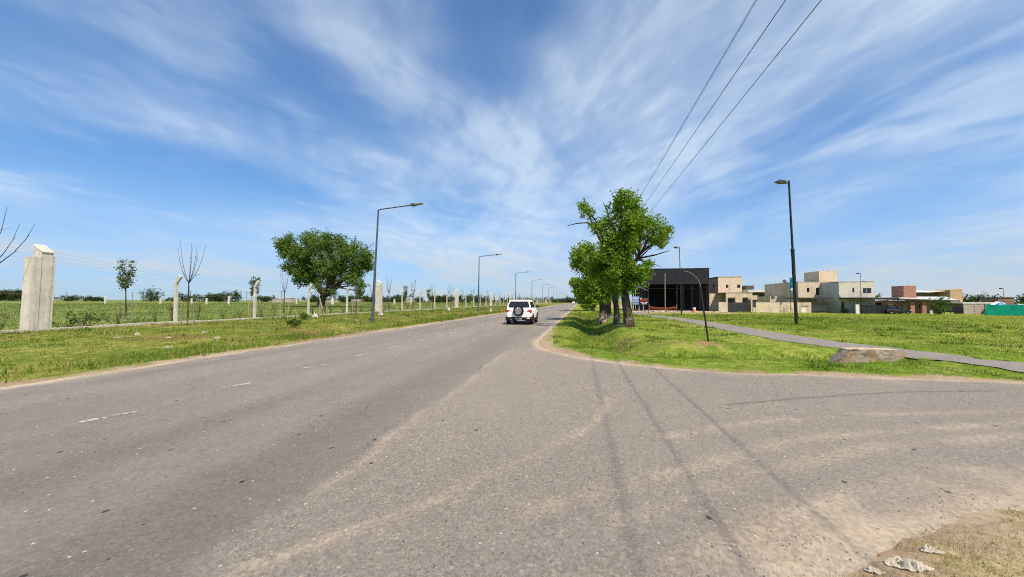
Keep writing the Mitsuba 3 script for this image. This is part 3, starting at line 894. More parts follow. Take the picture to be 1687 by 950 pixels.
obj('tree_belt', m, 'leaf', label='dense dark windbreak of trees at the left edge of the field', cat='woodland', kind='stuff')
b = [(x, 420 + rg.uniform(-6, 20), rg.uniform(.6, 4.6) * rg.uniform(.5, 1.0), rg.uniform(1.5, 2.8)) for x in np.concatenate([rg.normal(c_, 16, 22) for c_ in rg.uniform(-640, 0, 14)])]
m = MB()
m.add(*leaves(b, 12000, .9, rg, FAR))
obj('tree_belt', m, 'leaf', label='thin dark line of distant trees along the horizon left of the road', cat='woodland', kind='stuff')
b = [(x, 300 + rg.uniform(-6, 12) - (x - 255) * .1, rg.uniform(-1, 4.6) * (1 - .25 * (x > 300)), rg.uniform(1.6, 2.8)) for x in rg.uniform(236, 460, 260)]
m = MB()
m.add(*leaves(b, 13000, .8, rg, FAR))
obj('tree_belt', m, 'leaf', label='dark line of distant trees behind the green netting on the right', cat='woodland', kind='stuff')
for i, (x, y, rx, h) in enumerate(((1.5, 330, 5, 8.5), (8.5, 300, 4, 6.5), (-8, 380, 4, 5))):
    bush('far_tree', 'dark tree at the far end of the road', 'tree', x, y, rx, h, 1100, .45, FAR, 140 + i, 'trees at the far end of the road')
bush('street_tree', 'small airy green tree in front of the brick house', 'tree', 61.8, 77, 1.7, 3.4, 1500, .12, ((.05, .11, .02), (.15, .22, .05)), 151)
bush('yard_tree', 'dark tree top behind the roof left of the brick tower', 'tree', 63.5, 92, 1.6, 4.6, 600, .16, LEAF_D, 152)


# ------------------------------------------------------------------ young trees of the verge
def young_tree(label, x, y, h, style, seed, stakes=True, group=None, simple=False):
    wide = 1.7 if label.startswith('leftmost') else 1.0
    short = ' '.join(label.split()[:12])
    rg = np.random.default_rng(seed)
    t = thing('young_tree', label, 'tree', group)
    z = zg1(x, y)
    k = h * rg.uniform(.42, .5) if style != 'leafy' else h * .55
    m = MB()
    lx, ly = rg.uniform(-.08, .08, 2)
    top = np.array([x + lx, y + ly, z + k])
    m.tube([(x, y, z - .05), (x + lx * .3 + .02, y, z + k * .5), top], [.045, .038, .03], 6)
    tips = []
    nb = rg.integers(5, 8) if wide < 1.5 else 11
    for i in range(nb):
        a = i / nb * 2 * math.pi + rg.uniform(-.4, .4)
        sp = wide * rg.uniform(.05, .17) * h * (.9 if style != 'leafy' else .75)
        hh = (h - k) * rg.uniform(.72, 1.0)
        e = top + [math.cos(a) * sp, math.sin(a) * sp, hh]
        c = top + [math.cos(a) * sp * .75, math.sin(a) * sp * .75, hh * .35]
        tt = np.linspace(0, 1, 5)[:, None]
        p = (1 - tt) ** 2 * top + 2 * tt * (1 - tt) * c + tt ** 2 * e
        m.tube(p, np.linspace(.020, .006, 5), 4)
        tips.append(p)
        if not simple:
            for _ in range(4):
                s = p[rg.integers(1, 5)]
                d = np.array([math.cos(a) * .6 + rg.normal() * .5, math.sin(a) * .6 + rg.normal() * .5, rg.uniform(.3, 1)])
                m.tube([s, s + d * rg.uniform(.1, .28)], [.007, .003], 3)
    obj('trunk', m, 'bark', t, smooth=True)
    cols = ((.06, .11, .03), (.15, .19, .06))
    if style == 'leafy':
        b = [(*p[j], rg.uniform(.10, .22)) for p in tips for j in (1, 2, 3, 4)]
        mm = MB()
        mm.add(*leaves(b, 750 if not simple else 320, .065, rg, cols))
        obj('crown', mm, 'leaf', t, kind='stuff')
    elif style == 'sparse':
        b = [(*p[j], .09) for p in tips for j in (1, 2, 3, 4)]
        mm = MB()
        mm.add(*leaves(b, 130, .05, rg, cols))
        obj('crown', mm, 'leaf', t, kind='stuff')
    if stakes:
        for sx in (-1, 1):
            s = MB((.20, .175, .15) if rg.random() < .6 else (.33, .26, .19))
            dx, dy = rg.uniform(-.08, .08, 2)
            lean = rg.uniform(-.12, .12)
            s.tube([(x + dx, y + sx * .38 + dy, z - .1), (x + dx + lean * .3, y + sx * .38 + dy + lean, z + rg.uniform(1.25, 1.55))], [.034, .03], 6)
            obj('tree_stake', s, 'matte', label=('near' if sx < 0 else 'far') + ' stake of the ' + short, cat='stake', group='stakes beside the young trees')


ROW = [('leftmost young tree, bare purple twigs cut by the photo edge', 10.0, 4.9, 'bare'), ('bare young tree with upright twigs right of the first bent fence post', 17.4, 4.7, 'bare'),
       ('bare young tree with two stakes left of the big field tree', 24.3, 4.2, 'bare'), ('bare young tree in front of the trunk of the big field tree', 28.6, 3.7, 'sparse'),
       ('thin young tree under the right side of the big field tree', 33.4, 3.9, 'sparse'), ('bare young tree right of the second concrete pillar', 39.9, 4.4, 'bare'),
       ('young tree with small leaf tufts, next beyond the bare one by the second pillar', 46.2, 4.2, 'sparse'), ('bare young tree left of the third concrete pillar', 52.9, 4.1, 'bare'),
       ('young tree with sparse leaves beside the third concrete pillar', 61, 4.2, 'sparse')]
for i, (lb, y, h, st) in enumerate(ROW):
    young_tree(lb, -21.5, y, h, st, 200 + i)
for i, (lb, y, h, st) in enumerate((('leafy stubby young tree behind the fence right of the first concrete pillar', 18.2, 3.7, 'leafy'), ('leafy young tree behind the second bent fence post', 27.2, 3.3, 'leafy'),
                                    ('thin bare young tree behind the fence just left of the nearest street lamp', 45.6, 4.0, 'bare'), ('leafy young tree behind the fence right of the second pillar', 55.5, 3.6, 'leafy'),
                                    ('leafy young tree behind the fence, farther of the two past the second pillar', 64.5, 3.4, 'leafy'))):
    young_tree(lb, -27.0, y, h, st, 230 + i, stakes=i < 2)
for i in range(34):
    young_tree('distant bare young tree in the row along the fence', -21.5 + .004 * i * 6.6, 67.6 + 6.6 * i, 4.0 + .5 * math.sin(i * 2.7), ('bare', 'sparse', 'bare')[i % 3], 260 + i, stakes=False, group='distant young trees along the fence', simple=True)

# hedge seedlings at the foot of the fence
for i in range(30):
    rg = np.random.default_rng(400 + i)
    y = 10.5 + 1.5 * i + rg.uniform(-.3, .3)
    x = -24.75 + rg.uniform(-.25, .25)
    z = zg1(x, y)
    h = rg.uniform(.7, 1.35)
    m = MB((.15, .14, .08))
    for _ in range(9):
        a, s = rg.uniform(0, 6.28), rg.uniform(.08, .34)
        e = np.array([x + math.cos(a) * s, y + math.sin(a) * s, z + h * rg.uniform(.6, 1)])
        m.tube([(x, y, z - .05), (x + math.cos(a) * s * .5, y + math.sin(a) * s * .5, z + h * .45), e], [.010, .008, .004], 3)
    n = int(rg.integers(30, 150))
    b = [(x + rg.uniform(-.2, .2), y + rg.uniform(-.25, .25), z + h * rg.uniform(.25, .85), .16) for _ in range(6)]
    q, f, c = leaves(b, n, .04, rg, ((.075, .12, .03), (.19, .19, .075)))
    m.add(q, f, c)
    obj('hedge_shrub', m, 'leaf', label='thin twiggy hedge seedling at the foot of the wire fence', cat='shrub', group='hedge seedlings along the fence')
for i, (x, y, r, h, lb) in enumerate(((-25.2, 15.4, .8, .75, 'low leafy weed clump right of the first concrete pillar'), (-14.6, 17.2, .28, .42, 'tall dark weed tuft on the verge left of the nearest lamp'), (-19.5, 24.0, .5, .5, 'leafy weed clump on the verge left of the big field tree'))):
    bush('weed_clump', lb, 'weed', x, y, r, h, 420, .05, ((.05, .10, .018), (.12, .18, .04)), 450 + i)

# ------------------------------------------------------------------ concrete pillars, fence


def pillar(label, x, y, group=None):
    t = thing('concrete_pillar', label, 'pillar', group)
    z = zg1(x, y) - .05
    lean = .015
    H = 3.98
    m = MB().prism([(x - .30, z), (x + .22, z), (x + .22, z + H - .42), (x - .30, z + H - .42)], 1, y - .17, y + .20)
    m.prism([(x - .30, z + H - .42), (x + .22, z + H - .42), (x + .22, z + H - .41), (x - .30, z + H - .06)], 1, y - .17, y + .20)
    sh = lambda mb: [v.__setitem__((slice(None), 1), v[:, 1] + (v[:, 2] - z) * lean) for v in mb.v]
    sh(m)
    obj('core', m, 'concrete', t)
    c = MB().prism([(x - .33, z + H - .06), (x + .25, z + H - .41), (x + .25, z + H - .36), (x - .33, z + H)], 1, y - .19, y + .22)
    sh(c)
    obj('cap', c, 'concrete', t)
    a = MB().box(x - .26, x + .245, y - .46, y - .172, z, z + H - .62)
    a.box(x - .34, x - .262, y - .40, y - .2, z, z + H - .9)
    sh(a)
    obj('slab', a, 'concrete', t)
    b = MB().box(x - .24, x + .20, y + .202, y + .30, z, z + H - .56)
    sh(b)
    obj('slab', b, 'concrete', t)


FX = -24.0
fence = thing('wire_fence', 'wire fence with bent concrete posts and low kerb along the left field', 'fence')
pys, posts = [12.9], [18.7, 24.3, 30.0, 35.7]
y = 42.2
while y < 330:
    pys.append(y)
    posts += [y + 5.95 * k for k in (1, 2, 3, 4)]
    y += 29.75
PL = ['nearest concrete pillar, tall and slanted on top, at the left', 'second concrete pillar, beside the nearest street lamp', 'third concrete pillar, halfway to the white car', 'fourth concrete pillar, left of the white car']
for i, y in enumerate(pys):
    pillar(PL[i] if i < 4 else 'distant concrete pillar in the fence line', FX, y, None if i < 4 else 'distant concrete pillars')
for i, y in enumerate(posts):
    z = zg1(FX, y) - .05
    m = MB()
    rg = random.Random(i)
    w = .075
    ln = rg.uniform(-.03, .03)
    m.prism([(FX - w, z), (FX + w, z), (FX + w * .85, z + 2.42), (FX - w * .85, z + 2.42)], 1, y - .07, y + .07)
    m.prism([(FX - w * .85, z + 2.42), (FX + w * .85, z + 2.42), (FX + w * .7 + .34, z + 2.86), (FX - w * .7 + .24, z + 2.94)], 1, y - .06, y + .06)
    if i == 2:
        m.tube([(FX + .3, y + .05, z + 2.85), (FX + .42, y + .8, z + 1.9), (FX + .45, y + 1.5, z + .1)], .05, 6)
    obj('post', m, 'concrete', fence)
for j, (h, dx) in enumerate(((.55, 0), (1.1, 0), (1.65, 0), (2.2, 0), (2.5, .09), (2.63, .16), (2.76, .22), (2.88, .28))):
    pts = []
    for y in [2.0] + sorted(pys + posts):
        lift = (.55 + .06 * (j - 4)) if (y in (12.9, 2.0) and j > 3) else 0
        z0 = zg1(FX, y)
        if pts:
            a = pts[-1]
            pts.append(((a[0] + FX + dx) / 2, (a[1] + y) / 2, (a[2] + z0 + h + lift) / 2 - .03))
        pts.append((FX + dx, y, z0 + h + lift))
    obj('wire', MB((.30, .30, .30)).tube(pts, 0.0035 if j > 3 else .0025, 3), 'matte', fence)
kerb_y = np.arange(5, 330, 2.5)
m = MB()
for y0, y1 in zip(kerb_y[:-1], kerb_y[1:]):
    z = zg1(FX, y0)
    m.box(FX + .09, FX + .23, y0, y1 - .02, z - .1, z + .11 + .012 * math.sin(y0 * 3))
obj('kerb', m, 'concrete', fence)

# ------------------------------------------------------------------ street lamps


def left_lamp(label, x, y, group=None, near=False):
    t = thing('street_lamp', label, 'street lamp', group)
    z = zg1(x, y)
    m = MB((.055, .075, .095))
    lx = .30 if near else .1
    m.tube([(x, y, z - .1), (x, y, z + .35)], .115, 10)
    m.tube([(x, y, z + .3), (x + lx * .4, y, z + 3.4)], .085, 10)
    m.tube([(x + lx * .4, y, z + 3.38), (x + lx, y, z + 7.5)], [.068, .052], 10)
    obj('pole', m, 'satin', t, smooth=True)
    a = MB((.055, .075, .095)).tube([(x + lx, y, z + 7.45), (x + lx + .12, y, z + 7.52), (x + lx + 2.4, y + .05, z + 7.74)], .04, 8)
    obj('arm', a, 'satin', t, smooth=True)
    h = MB((.05, .06, .07))
    hx, hz = x + lx + 2.32, z + 7.72
    h.prism([(hx, hz - .05), (hx + .3, hz - .03), (hx + .32, hz + .09), (hx + .02, hz + .09)], 1, y - .09, y + .19)
    obj('driver_box', h, 'satin', t)
    h = MB((.20, .21, .22))
    h.prism([(hx + .3, hz - .005), (hx + .82, hz + .075), (hx + .80, hz + .115), (hx + .31, hz + .06)], 1, y - .12, y + .22)
    obj('lamp_head', h, 'satin', t)


LL = ['nearest grey street lamp with long arm on the left verge', 'second grey street lamp on the left verge', 'third grey street lamp, above the white car', 'fourth grey street lamp, right of the white car', 'fifth grey street lamp on the left verge']
LY = [22.9, 49.5, 80, 108.8, 140.3] + [140.3 + 30.5 * k for k in range(1, 13)]
for i, y in enumerate(LY):
    left_lamp(LL[i] if i < 5 else 'small distant street lamp in the left row', -13.5, y, None if i < 5 else 'distant street lamps of the left row', i == 0)


def black_lamp(label, x, y, H, r, head=.75, col=(.012, .012, .014), lean=(0, 0)):
    t = thing('street_lamp', label, 'street lamp')
    z = zg1(x, y)
    lx, ly = lean
    m = MB(col)
    m.tube([(x, y, z - .1), (x + lx * .5, y + ly * .5, z + H * .52)], r, 12)
    m.tube([(x + lx * .5, y + ly * .5, z + H * .515), (x + lx, y + ly, z + H)], [r * .68, r * .55], 12)
    m.tube([(x + lx * .5, y + ly * .5, z + H * .505), (x + lx * .5, y + ly * .5, z + H * .525)], r * 1.12, 12)
    obj('pole', m, 'satin', t, smooth=True)
    a = MB(col).tube([(x + lx, y + ly, z + H - .18), (x + lx - .2, y + ly, z + H - .12)], r * .38, 8)
    obj('arm', a, 'satin', t, smooth=True)
    hx, hy, hz = x + lx - .14, y + ly, z + H
    h = MB((.03, .032, .036))
    h.prism([(hx, hz - .18), (hx - head * .6, hz - .16), (hx - head, hz - .04), (hx - head * .7, hz + .05), (hx - .1, hz - .02)], 1, hy - .15, hy + .15)
    obj('lamp_head', h, 'satin', t)


black_lamp('tall black street lamp with short head, nearest on the right', 13.85, 27.0, 9.3, .098, .66, lean=(-.42, -.3))
black_lamp('slim black street lamp right of the roadside trees', 12.2, 47.9, 8.35, .075, .55, lean=(-.15, 0))
black_lamp('thin street lamp in front of the grey two storey house', 52.2, 83.0 - 2.5, 7.6, .065, .5, (.09, .085, .08), (0, 0))
black_lamp('thin street lamp behind the green netting', 83, 90, 5.0, .07, .5, (.12, .12, .12))
t = thing('bent_pole', 'thin black pole curving over to the left on the lawn', 'pole')
x, y = 4.55, 14.35
z = zg1(x, y)
m = MB((.012, .012, .013)).tube([(x, y, z - .1), (x - .09, y, z + .7), (x - .19, y, z + 1.45), (x - .24, y, z + 1.95)], [.030, .030, .028, .026], 10)
obj('pole', m, 'satin', t, smooth=True)
ang = np.linspace(0, 1.45, 12)
pts = [(x - .24 - .08 * i / 11 - .56 * (1 - math.cos(a)), y - .08 * i / 11, z + 1.93 + .60 * math.sin(a)) for i, a in enumerate(ang)]
obj('curved_end', MB((.15, .13, .11)).tube(pts, np.linspace(.020, .012, 12), 8), 'satin', t, smooth=True)

# poles without heads by the hall
for x, y, h, r, c, lb in ((17.3, 80, 7.9, .10, (.20, .18, .16), 'grey bare post in front of the black hall'), (11.56, 66, 6.3, .06, (.03, .03, .032), 'dark pole with a slanted arm beside the advertising boards')):
    t = thing('site_pole', lb, 'pole')
    z = zg1(x, y)
    obj('shaft', MB(c).tube([(x, y, z - .1), (x, y, z + h)], r, 8), 'satin', t, smooth=True)
    if r < .08:
        obj('arm', MB((.25, .25, .25)).tube([(x, y, z + h - .3), (x + 1.3, y, z + h + .45)], .05, 6), 'satin', t, smooth=True)
        obj('arm', MB((.25, .25, .25)).tube([(x, y, z + h - 2.4), (x - 1.2, y, z + h - 1.9)], .04, 6), 'satin', t, smooth=True)

# ------------------------------------------------------------------ power line along the road
t = thing('power_line', 'overhead power cables running along the right side of the road', 'power line')
for x, dz, cr in ((3.78, 0, .0055), (3.69, -.10, .0055), (4.38, 0, .0095), (5.13, 0, .0095)):
    ys_ = np.linspace(-45, 70, 60)
    s = (ys_ + 45) / 115
    pts = np.stack([x + 0 * ys_, ys_, 8.75 + dz - 4 * .75 * s * (1 - s)], -1)
    obj('cable', MB((.02, .02, .022)).tube(pts, cr, 5), 'matte', t)
for y in (-45, 70):
    p = thing('utility_pole', 'wooden utility pole with crossarm hidden among the roadside trees', 'utility pole', 'utility poles of the cable line')
    z = zg1(4.4, y)
    obj('pole', MB().tube([(4.4, y + .08, z - .2), (4.4, y + .08, 9.0)], [.13, .09], 10), 'bark', p, smooth=True)
    obj('crossarm', MB((.12, .09, .07)).box(3.55, 5.3, y + .0, y + .08, 8.58, 8.68), 'matte', p)
    for x in (3.73, 4.38, 5.13):
        obj('insulator', MB((.25, .10, .06)).tube([(x, y, 8.66), (x, y, 8.76)], .035, 8), 'satin', p, smooth=True)


# ------------------------------------------------------------------ cars
def loft(sections):
    S = np.asarray(sections, float)
    n, m = S.shape[:2]
    i, j = np.meshgrid(np.arange(n - 1), np.arange(m), indexing='ij')
    q = np.stack([i * m + j, i * m + (j + 1) % m, (i + 1) * m + (j + 1) % m, (i + 1) * m + j], -1).reshape(-1, 4)
    v = S.reshape(-1, 3)
    f = np.vstack([q[:, [0, 1, 2]], q[:, [0, 2, 3]]])
    caps = []
    for e, s in ((0, 1), (n - 1, -1)):
        v = np.vstack([v, S[e].mean(0)])
        k = np.arange(m)
        a, b = e * m + k, e * m + (k + 1) % m
        c = np.full(m, len(v) - 1)
        caps.append(np.stack([c, b, a] if s > 0 else [c, a, b], 1))
    return v, np.vstack([f] + caps)


def car_ring(y, w, zb, zt, tuck=.05, crown=.02):
    zm = zb + (zt - zb) * .45
    half = [(0, zb), (w * .86, zb), (w - .03, zb + .05), (w, zm), (w - .01, zm + (zt - zm) * .5), (w - tuck, zt - .02), (w - tuck - .06, zt), (0, zt + crown)]
    pts = half + [(-a, b) for a, b in half[-2:0:-1]]
    return [(a, y, b) for a, b in pts]


def quad_panel(c, u0, u1, v0, v1, off, th=.012):
    """A thin panel on the face given by four corners (bottom left, bottom right, top right, top left)."""
    c = np.asarray(c, float)
    P = lambda u, v: (c[0] * (1 - u) + c[1] * u) * (1 - v) + (c[3] * (1 - u) + c[2] * u) * v
    n = np.cross(c[1] - c[0], c[3] - c[0])
    n /= np.linalg.norm(n)
    us = [(u0 + .03, v0), (u1 - .03, v0), (u1, v0 + .08), (u1, v1 - .08), (u1 - .03, v1), (u0 + .03, v1), (u0, v1 - .08), (u0, v0 + .08)]
    top = [P(*q) + n * off for q in us]
    bot = [P(*q) + n * (off - th) for q in us]
    m = len(us)
    f = [[0, k, k + 1] for k in range(1, m - 1)] + [[k, m + k, (k + 1) % m] for k in range(m)] + [[(k + 1) % m, m + k, m + (k + 1) % m] for k in range(m)]
    return np.array(top + bot), np.array(f)


def wheel(parent, name, c, r, w, axis, spokes=5, cover=1.0):
    """Tyre with rim; axis 'x' for road wheels, 'y' for the spare."""
    c = np.asarray(c, float)
    A = np.array([1.0, 0, 0]) if axis == 'x' else np.array([0, 1.0, 0])
    B = np.array([0, 1.0, 0]) if axis == 'x' else np.array([1.0, 0, 0])
    C = np.array([0, 0, 1.0])
    prof = [(r * .66, -w * .42), (r * .82, -w * .5), (r * .95, -w * .46), (r, -w * .3), (r, w * .3), (r * .95, w * .46), (r * .82, w * .5), (r * .66, w * .42)]
    n = 28
    v, f = [], []
    for k in range(n):
        a = 2 * math.pi * k / n
        for rr, t in prof:
            v.append(c + A * t + (B * math.cos(a) + C * math.sin(a)) * rr)
    m = len(prof)
    for k in range(n):
        for j in range(m):
            f.append([k * m + j, ((k + 1) % n) * m + j, ((k + 1) % n) * m + (j + 1) % m, k * m + (j + 1) % m])
    wk = obj(name, MB((.014, .014, .015)).add(v, f), 'matte', parent, smooth=True)
    rim = MB()
    for k in range(spokes):
        a = 2 * math.pi * k / spokes + .3
        d = B * math.cos(a) + C * math.sin(a)
        e = B * -math.sin(a) + C * math.cos(a)
        for s in (-1, 1):
            t = A * (s * w * .40)
            q = [c + t + e * r * .07, c + t - e * r * .07, c + t + d * r * .66 - e * r * .13, c + t + d * r * .66 + e * r * .13]
            q2 = [p - A * s * .03 for p in q]
            rim.add(q + q2, [[0, 1, 2, 3], [0, 4, 5, 1], [1, 5, 6, 2], [3, 2, 6, 7], [0, 3, 7, 4]])
    ring = [[c + A * t + (B * math.cos(a) + C * math.sin(a)) * rr for rr, t in ((r * .67, -w * .41), (r * .60, -w * .41), (r * .60, w * .41), (r * .67, w * .41))] for a in np.linspace(0, 2 * math.pi, 25)]
    R = np.array(ring).reshape(-1, 3)
    rf = []
    for k in range(24):
        for j in range(4):
            rf.append([k * 4 + j, (k + 1) * 4 + j, (k + 1) * 4 + (j + 1) % 4, k * 4 + (j + 1) % 4])
    rim.add(R, rf)
    obj('rim', rim, 'rim_metal', wk)
    return wk


def car(label, x, y, z, rz, paint, suv=True, L=4.05, W=.875, H=1.64, belt=1.08, group=None, plate=True):
    t = thing('car', label, 'car', group)
    MV = lambda m: m.move(x, y, z, rz)
    low, hood = .30, belt - .02
    S = [car_ring(-.03, W - .16, low + .16, belt - .16), car_ring(0.0, W - .08, low + .12, belt - .05), car_ring(.07, W - .03, low + .06, belt), car_ring(.45, W, low, belt + .02), car_ring(L * .35, W, low - .06, belt + .01), car_ring(L * .62, W, low - .06, belt - .01),
         car_ring(L * .76, W - .01, low - .02, hood - .04), car_ring(L * .90, W - .05, low, hood - .12), car_ring(L * .97, W - .12, low + .04, hood - .22), car_ring(L, W - .25, low + .12, hood - .34)]
    v, f = loft(S)
    b = MB(paint).add(v, f)
    # cabin
    yb, yt, ytf, ybf = (.10, .30, L * .52, L * .73) if suv else (.35, .95, L * .52, L * .72)
    wt = W - .21
    cb = [(-W + .07, yb, belt - .02), (W - .07, yb, belt - .02), (W - .07, ybf, belt - .04), (-W + .07, ybf, belt - .04)]
    ct = [(-wt, yt, H - .03), (wt, yt, H - .05), (wt, ytf, H - .03), (-wt, ytf, H - .03)]
    ct[0] = (-wt, yt, H - .05)
    rf = [(-wt + .12, yt + .14, H), (wt - .12, yt + .14, H), (wt - .07, ytf - .14, H), (-wt + .07, ytf - .14, H)]
    b.add(cb + ct + rf, [[0, 1, 5, 4], [1, 2, 6, 5], [2, 3, 7, 6], [3, 0, 4, 7], [4, 5, 9, 8], [5, 6, 10, 9], [6, 7, 11, 10], [7, 4, 8, 11], [8, 9, 10, 11]])
    obj('body', MV(b), 'gloss', t)
    back = [cb[0], cb[1], ct[1], ct[0]]
    right = [cb[1], cb[2], ct[2], ct[1]]
    left = [cb[3], cb[0], ct[0], ct[3]]
    front = [cb[2], cb[3], ct[3], ct[2]]
    obj('rear_window', MV(MB().add(*quad_panel(back, .05, .95, .12, .90, .012))), 'glass', t)
    obj('windscreen', MV(MB().add(*quad_panel(front, .05, .95, .08, .94, .012))), 'glass', t)
    for face in (right, left):
        r = face is right
        for a, c_ in ((.05, .30), (.34, .60), (.63, .88)):
            u0, u1 = (a, c_) if r else (1 - c_, 1 - a)
            obj('side_window', MV(MB().add(*quad_panel(face, u0, u1, .10, .86, .012))), 'glass', t)
    d = MB((.018, .018, .019))
    v, f = loft([car_ring(-.045, W - .10, low - .02, low + .20, .02, 0), car_ring(.03, W + .005, low - .06, low + .24, .02, 0), car_ring(.42, W + .014, low - .08, low + .24, .02, 0)])
    d.add(v, f)
    obj('rear_bumper', MV(d), 'matte', t)
    for s in (-1, 1):
        d = MB((.018, .018, .019))
        d.prism([(L * .22, low - .09), (L * .72, low - .09), (L * .70, low + .13), (L * .23, low + .13)], 0, s * (W + .012) - .012, s * (W + .012) + .012)
        for wy in (L * .18, L * .80):
            g = np.linspace(0, math.pi, 13)
            o = [(wy + .42 * math.cos(a), .33 + .42 * math.sin(a)) for a in g]
            d.prism(o[::-1], 0, s * (W + .004) - .012, s * (W + .004) + .012)
        obj('sill_cladding', MV(d), 'matte', t)
    for s in (-1, 1):
        tl = MB((.35, .012, .010))
        tl.prism([(s * (W - .44), belt - .17), (s * (W - .02), belt - .26), (s * (W - .01), belt - .08), (s * (W - .15), belt - .10)][::s], 1, -.035, .10)
        obj('tail_light', MV(tl), 'gloss', t)
        mr = MB((.015, .015, .016))
        mr.box(s * (W + .02), s * (W + .22), L * .56, L * .59, belt + .02, belt + .17) if s > 0 else mr.box(-(W + .22), -(W + .02), L * .56, L * .59, belt + .02, belt + .17)
        obj('mirror', MV(mr), 'satin', t)
        hl = MB((.5, .5, .5)).prism([(L * .86, belt - .28), (L * .975, belt - .32), (L * .955, belt - .18), (L * .86, belt - .17)], 0, s * (W - .10) - .05, s * (W - .10) + .05)
        obj('headlight', MV(hl), 'gloss', t)
    for wy in (L * .18, L * .80):
        for s in (-1, 1):
            c, sn = math.cos(rz), math.sin(rz)
            lx, ly = s * (W - .09), wy
            if abs(rz) < .3:
                wheel(t, 'wheel', (x + lx * c - ly * sn, y + lx * sn + ly * c, z + .33), .33, .22, 'x')
            else:
                wheel(t, 'wheel', (x + lx * c - ly * sn, y + lx * sn + ly * c, z + .33), .33, .22, 'y')
    if suv:
        sp = wheel(t, 'spare_wheel', (x + .02, y - .15, z + .93), .345, .20, 'y', 5)
        rl = MB((.10, .10, .11))
        for s in (-1, 1):
            rl.tube([(s * (wt - .04), yt + .2, H - .02), (s * (wt - .04), yt + .35, H + .05), (s * (wt - .04), ytf - .35, H + .05), (s * (wt - .04), ytf - .2, H - .02)], .018, 6)
        obj('roof_rail', MV(rl), 'satin', t, smooth=True)
        ha = MB((.02, .02, .02)).box(-.30, .30, yb + .03, yb + .10, belt - .05, belt + .02)
        obj('rear_wiper', MV(MB((.01, .01, .01)).tube([(0, .09, belt + .04), (.32, .13, belt + .10)], .012, 5)), 'matte', t)
        rr = MB((.75, .76, .75)).box(W - .32, W - .12, -.060, -.046, low + .12, low + .18)
        obj('reflector', MV(rr), 'satin', t)
        obj('exhaust', MV(MB((.4, .4, .4)).tube([(-.48, -.05, .33), (-.48, .3, .33)], .035, 8)), 'satin', t, smooth=True)
        obj('bumper_trim', MV(MB((.55, .55, .55)).box(-.15, .42, -.058, -.046, low - .01, low + .02)), 'satin', t)
    if plate:
        pl = MB((.03, .03, .035)).box(-.24, .24, -.062, -.046, low + .03, low + .17)
        obj('number_plate', MV(pl), 'satin', t)
        for k in range(6):
            obj('plate_mark', MV(MB((.62, .62, .62)).box(-.205 + .07 * k, -.155 + .07 * k, -.066, -.0615, low + .06, low + .14)), 'satin', t)
    return t


WHITE = (.80, .80, .79)
car('white compact SUV with a spare wheel on its tailgate driving away', -3.88, 24.25, 0, 0, WHITE)
car('white car far down the road', -2.7, 205, 0, 0, WHITE, False, group=None, plate=False)
car('dark vehicle far down the road at its right edge', .3, 200, 0, 0, (.02, .02, .022), True, plate=False)
zz = zg1(57, 79)
car('dark parked hatchback in front of the brick house', 55.35, 79.9, zz, -math.pi / 2 + .02, (.012, .014, .018), False, 4.15, .86, 1.40, .88, plate=False)
car('black car under the dark carport of the grey house', 54.6, 83.5, zg1(55, 83), .1, (.01, .01, .012), False, 4.0, .86, 1.5, .95, plate=False)


# ------------------------------------------------------------------ buildings
def wall_y(mb, x0, x1, z0, z1, y, th, holes=(), col=None):
    """A wall in the xz plane, its outer face at y, with openings (x0, x1, z0, z1)."""
    xs = sorted({x0, x1, *[h[0] for h in holes], *[h[1] for h in holes]})
    zs = sorted({z0, z1, *[h[2] for h in holes], *[h[3] for h in holes]})
    for a, b in zip(xs[:-1], xs[1:]):
        run = None
        for c, d in zip(zs[:-1], zs[1:]):
            mx, mz = (a + b) / 2, (c + d) / 2
            solid = not any(h[0] < mx < h[1] and h[2] < mz < h[3] for h in holes)
            if solid:
                run = (run[0], d) if run else (c, d)
            if (not solid or d == zs[-1]) and run:
                mb.box(a, b, y, y + th, run[0], run[1], col)
                run = None


def window(parent, x0, x1, z0, z1, y, depth=.14, frame=(.06, .06, .06), mull=0):
    fr = MB(frame)
    w = .05
    fr.box(x0, x0 + w, y + depth - .05, y + depth, z0, z1).box(x1 - w, x1, y + depth - .05, y + depth, z0, z1)
    fr.box(x0 + w, x1 - w, y + depth - .05, y + depth, z0, z0 + w).box(x0 + w, x1 - w, y + depth - .05, y + depth, z1 - w, z1)
    for k in range(mull):
        xm = x0 + (x1 - x0) * (k + 1) / (mull + 1)
        fr.box(xm - .03, xm + .03, y + depth - .052, y + depth - .002, z0 + w, z1 - w)
    k = obj('window', fr, 'satin', parent)
    obj('pane', MB().box(x0 + w, x1 - w, y + depth - .015, y + depth - .005, z0 + w, z1 - w), 'glass', k)
    return k


TAN, TAN2, GREYT, WHT = (.62, .53, .40), (.57, .475, .35), (.57, .55, .48), (.66, .64, .60)
BLK = (.012, .013, .016)
Z0 = -.62

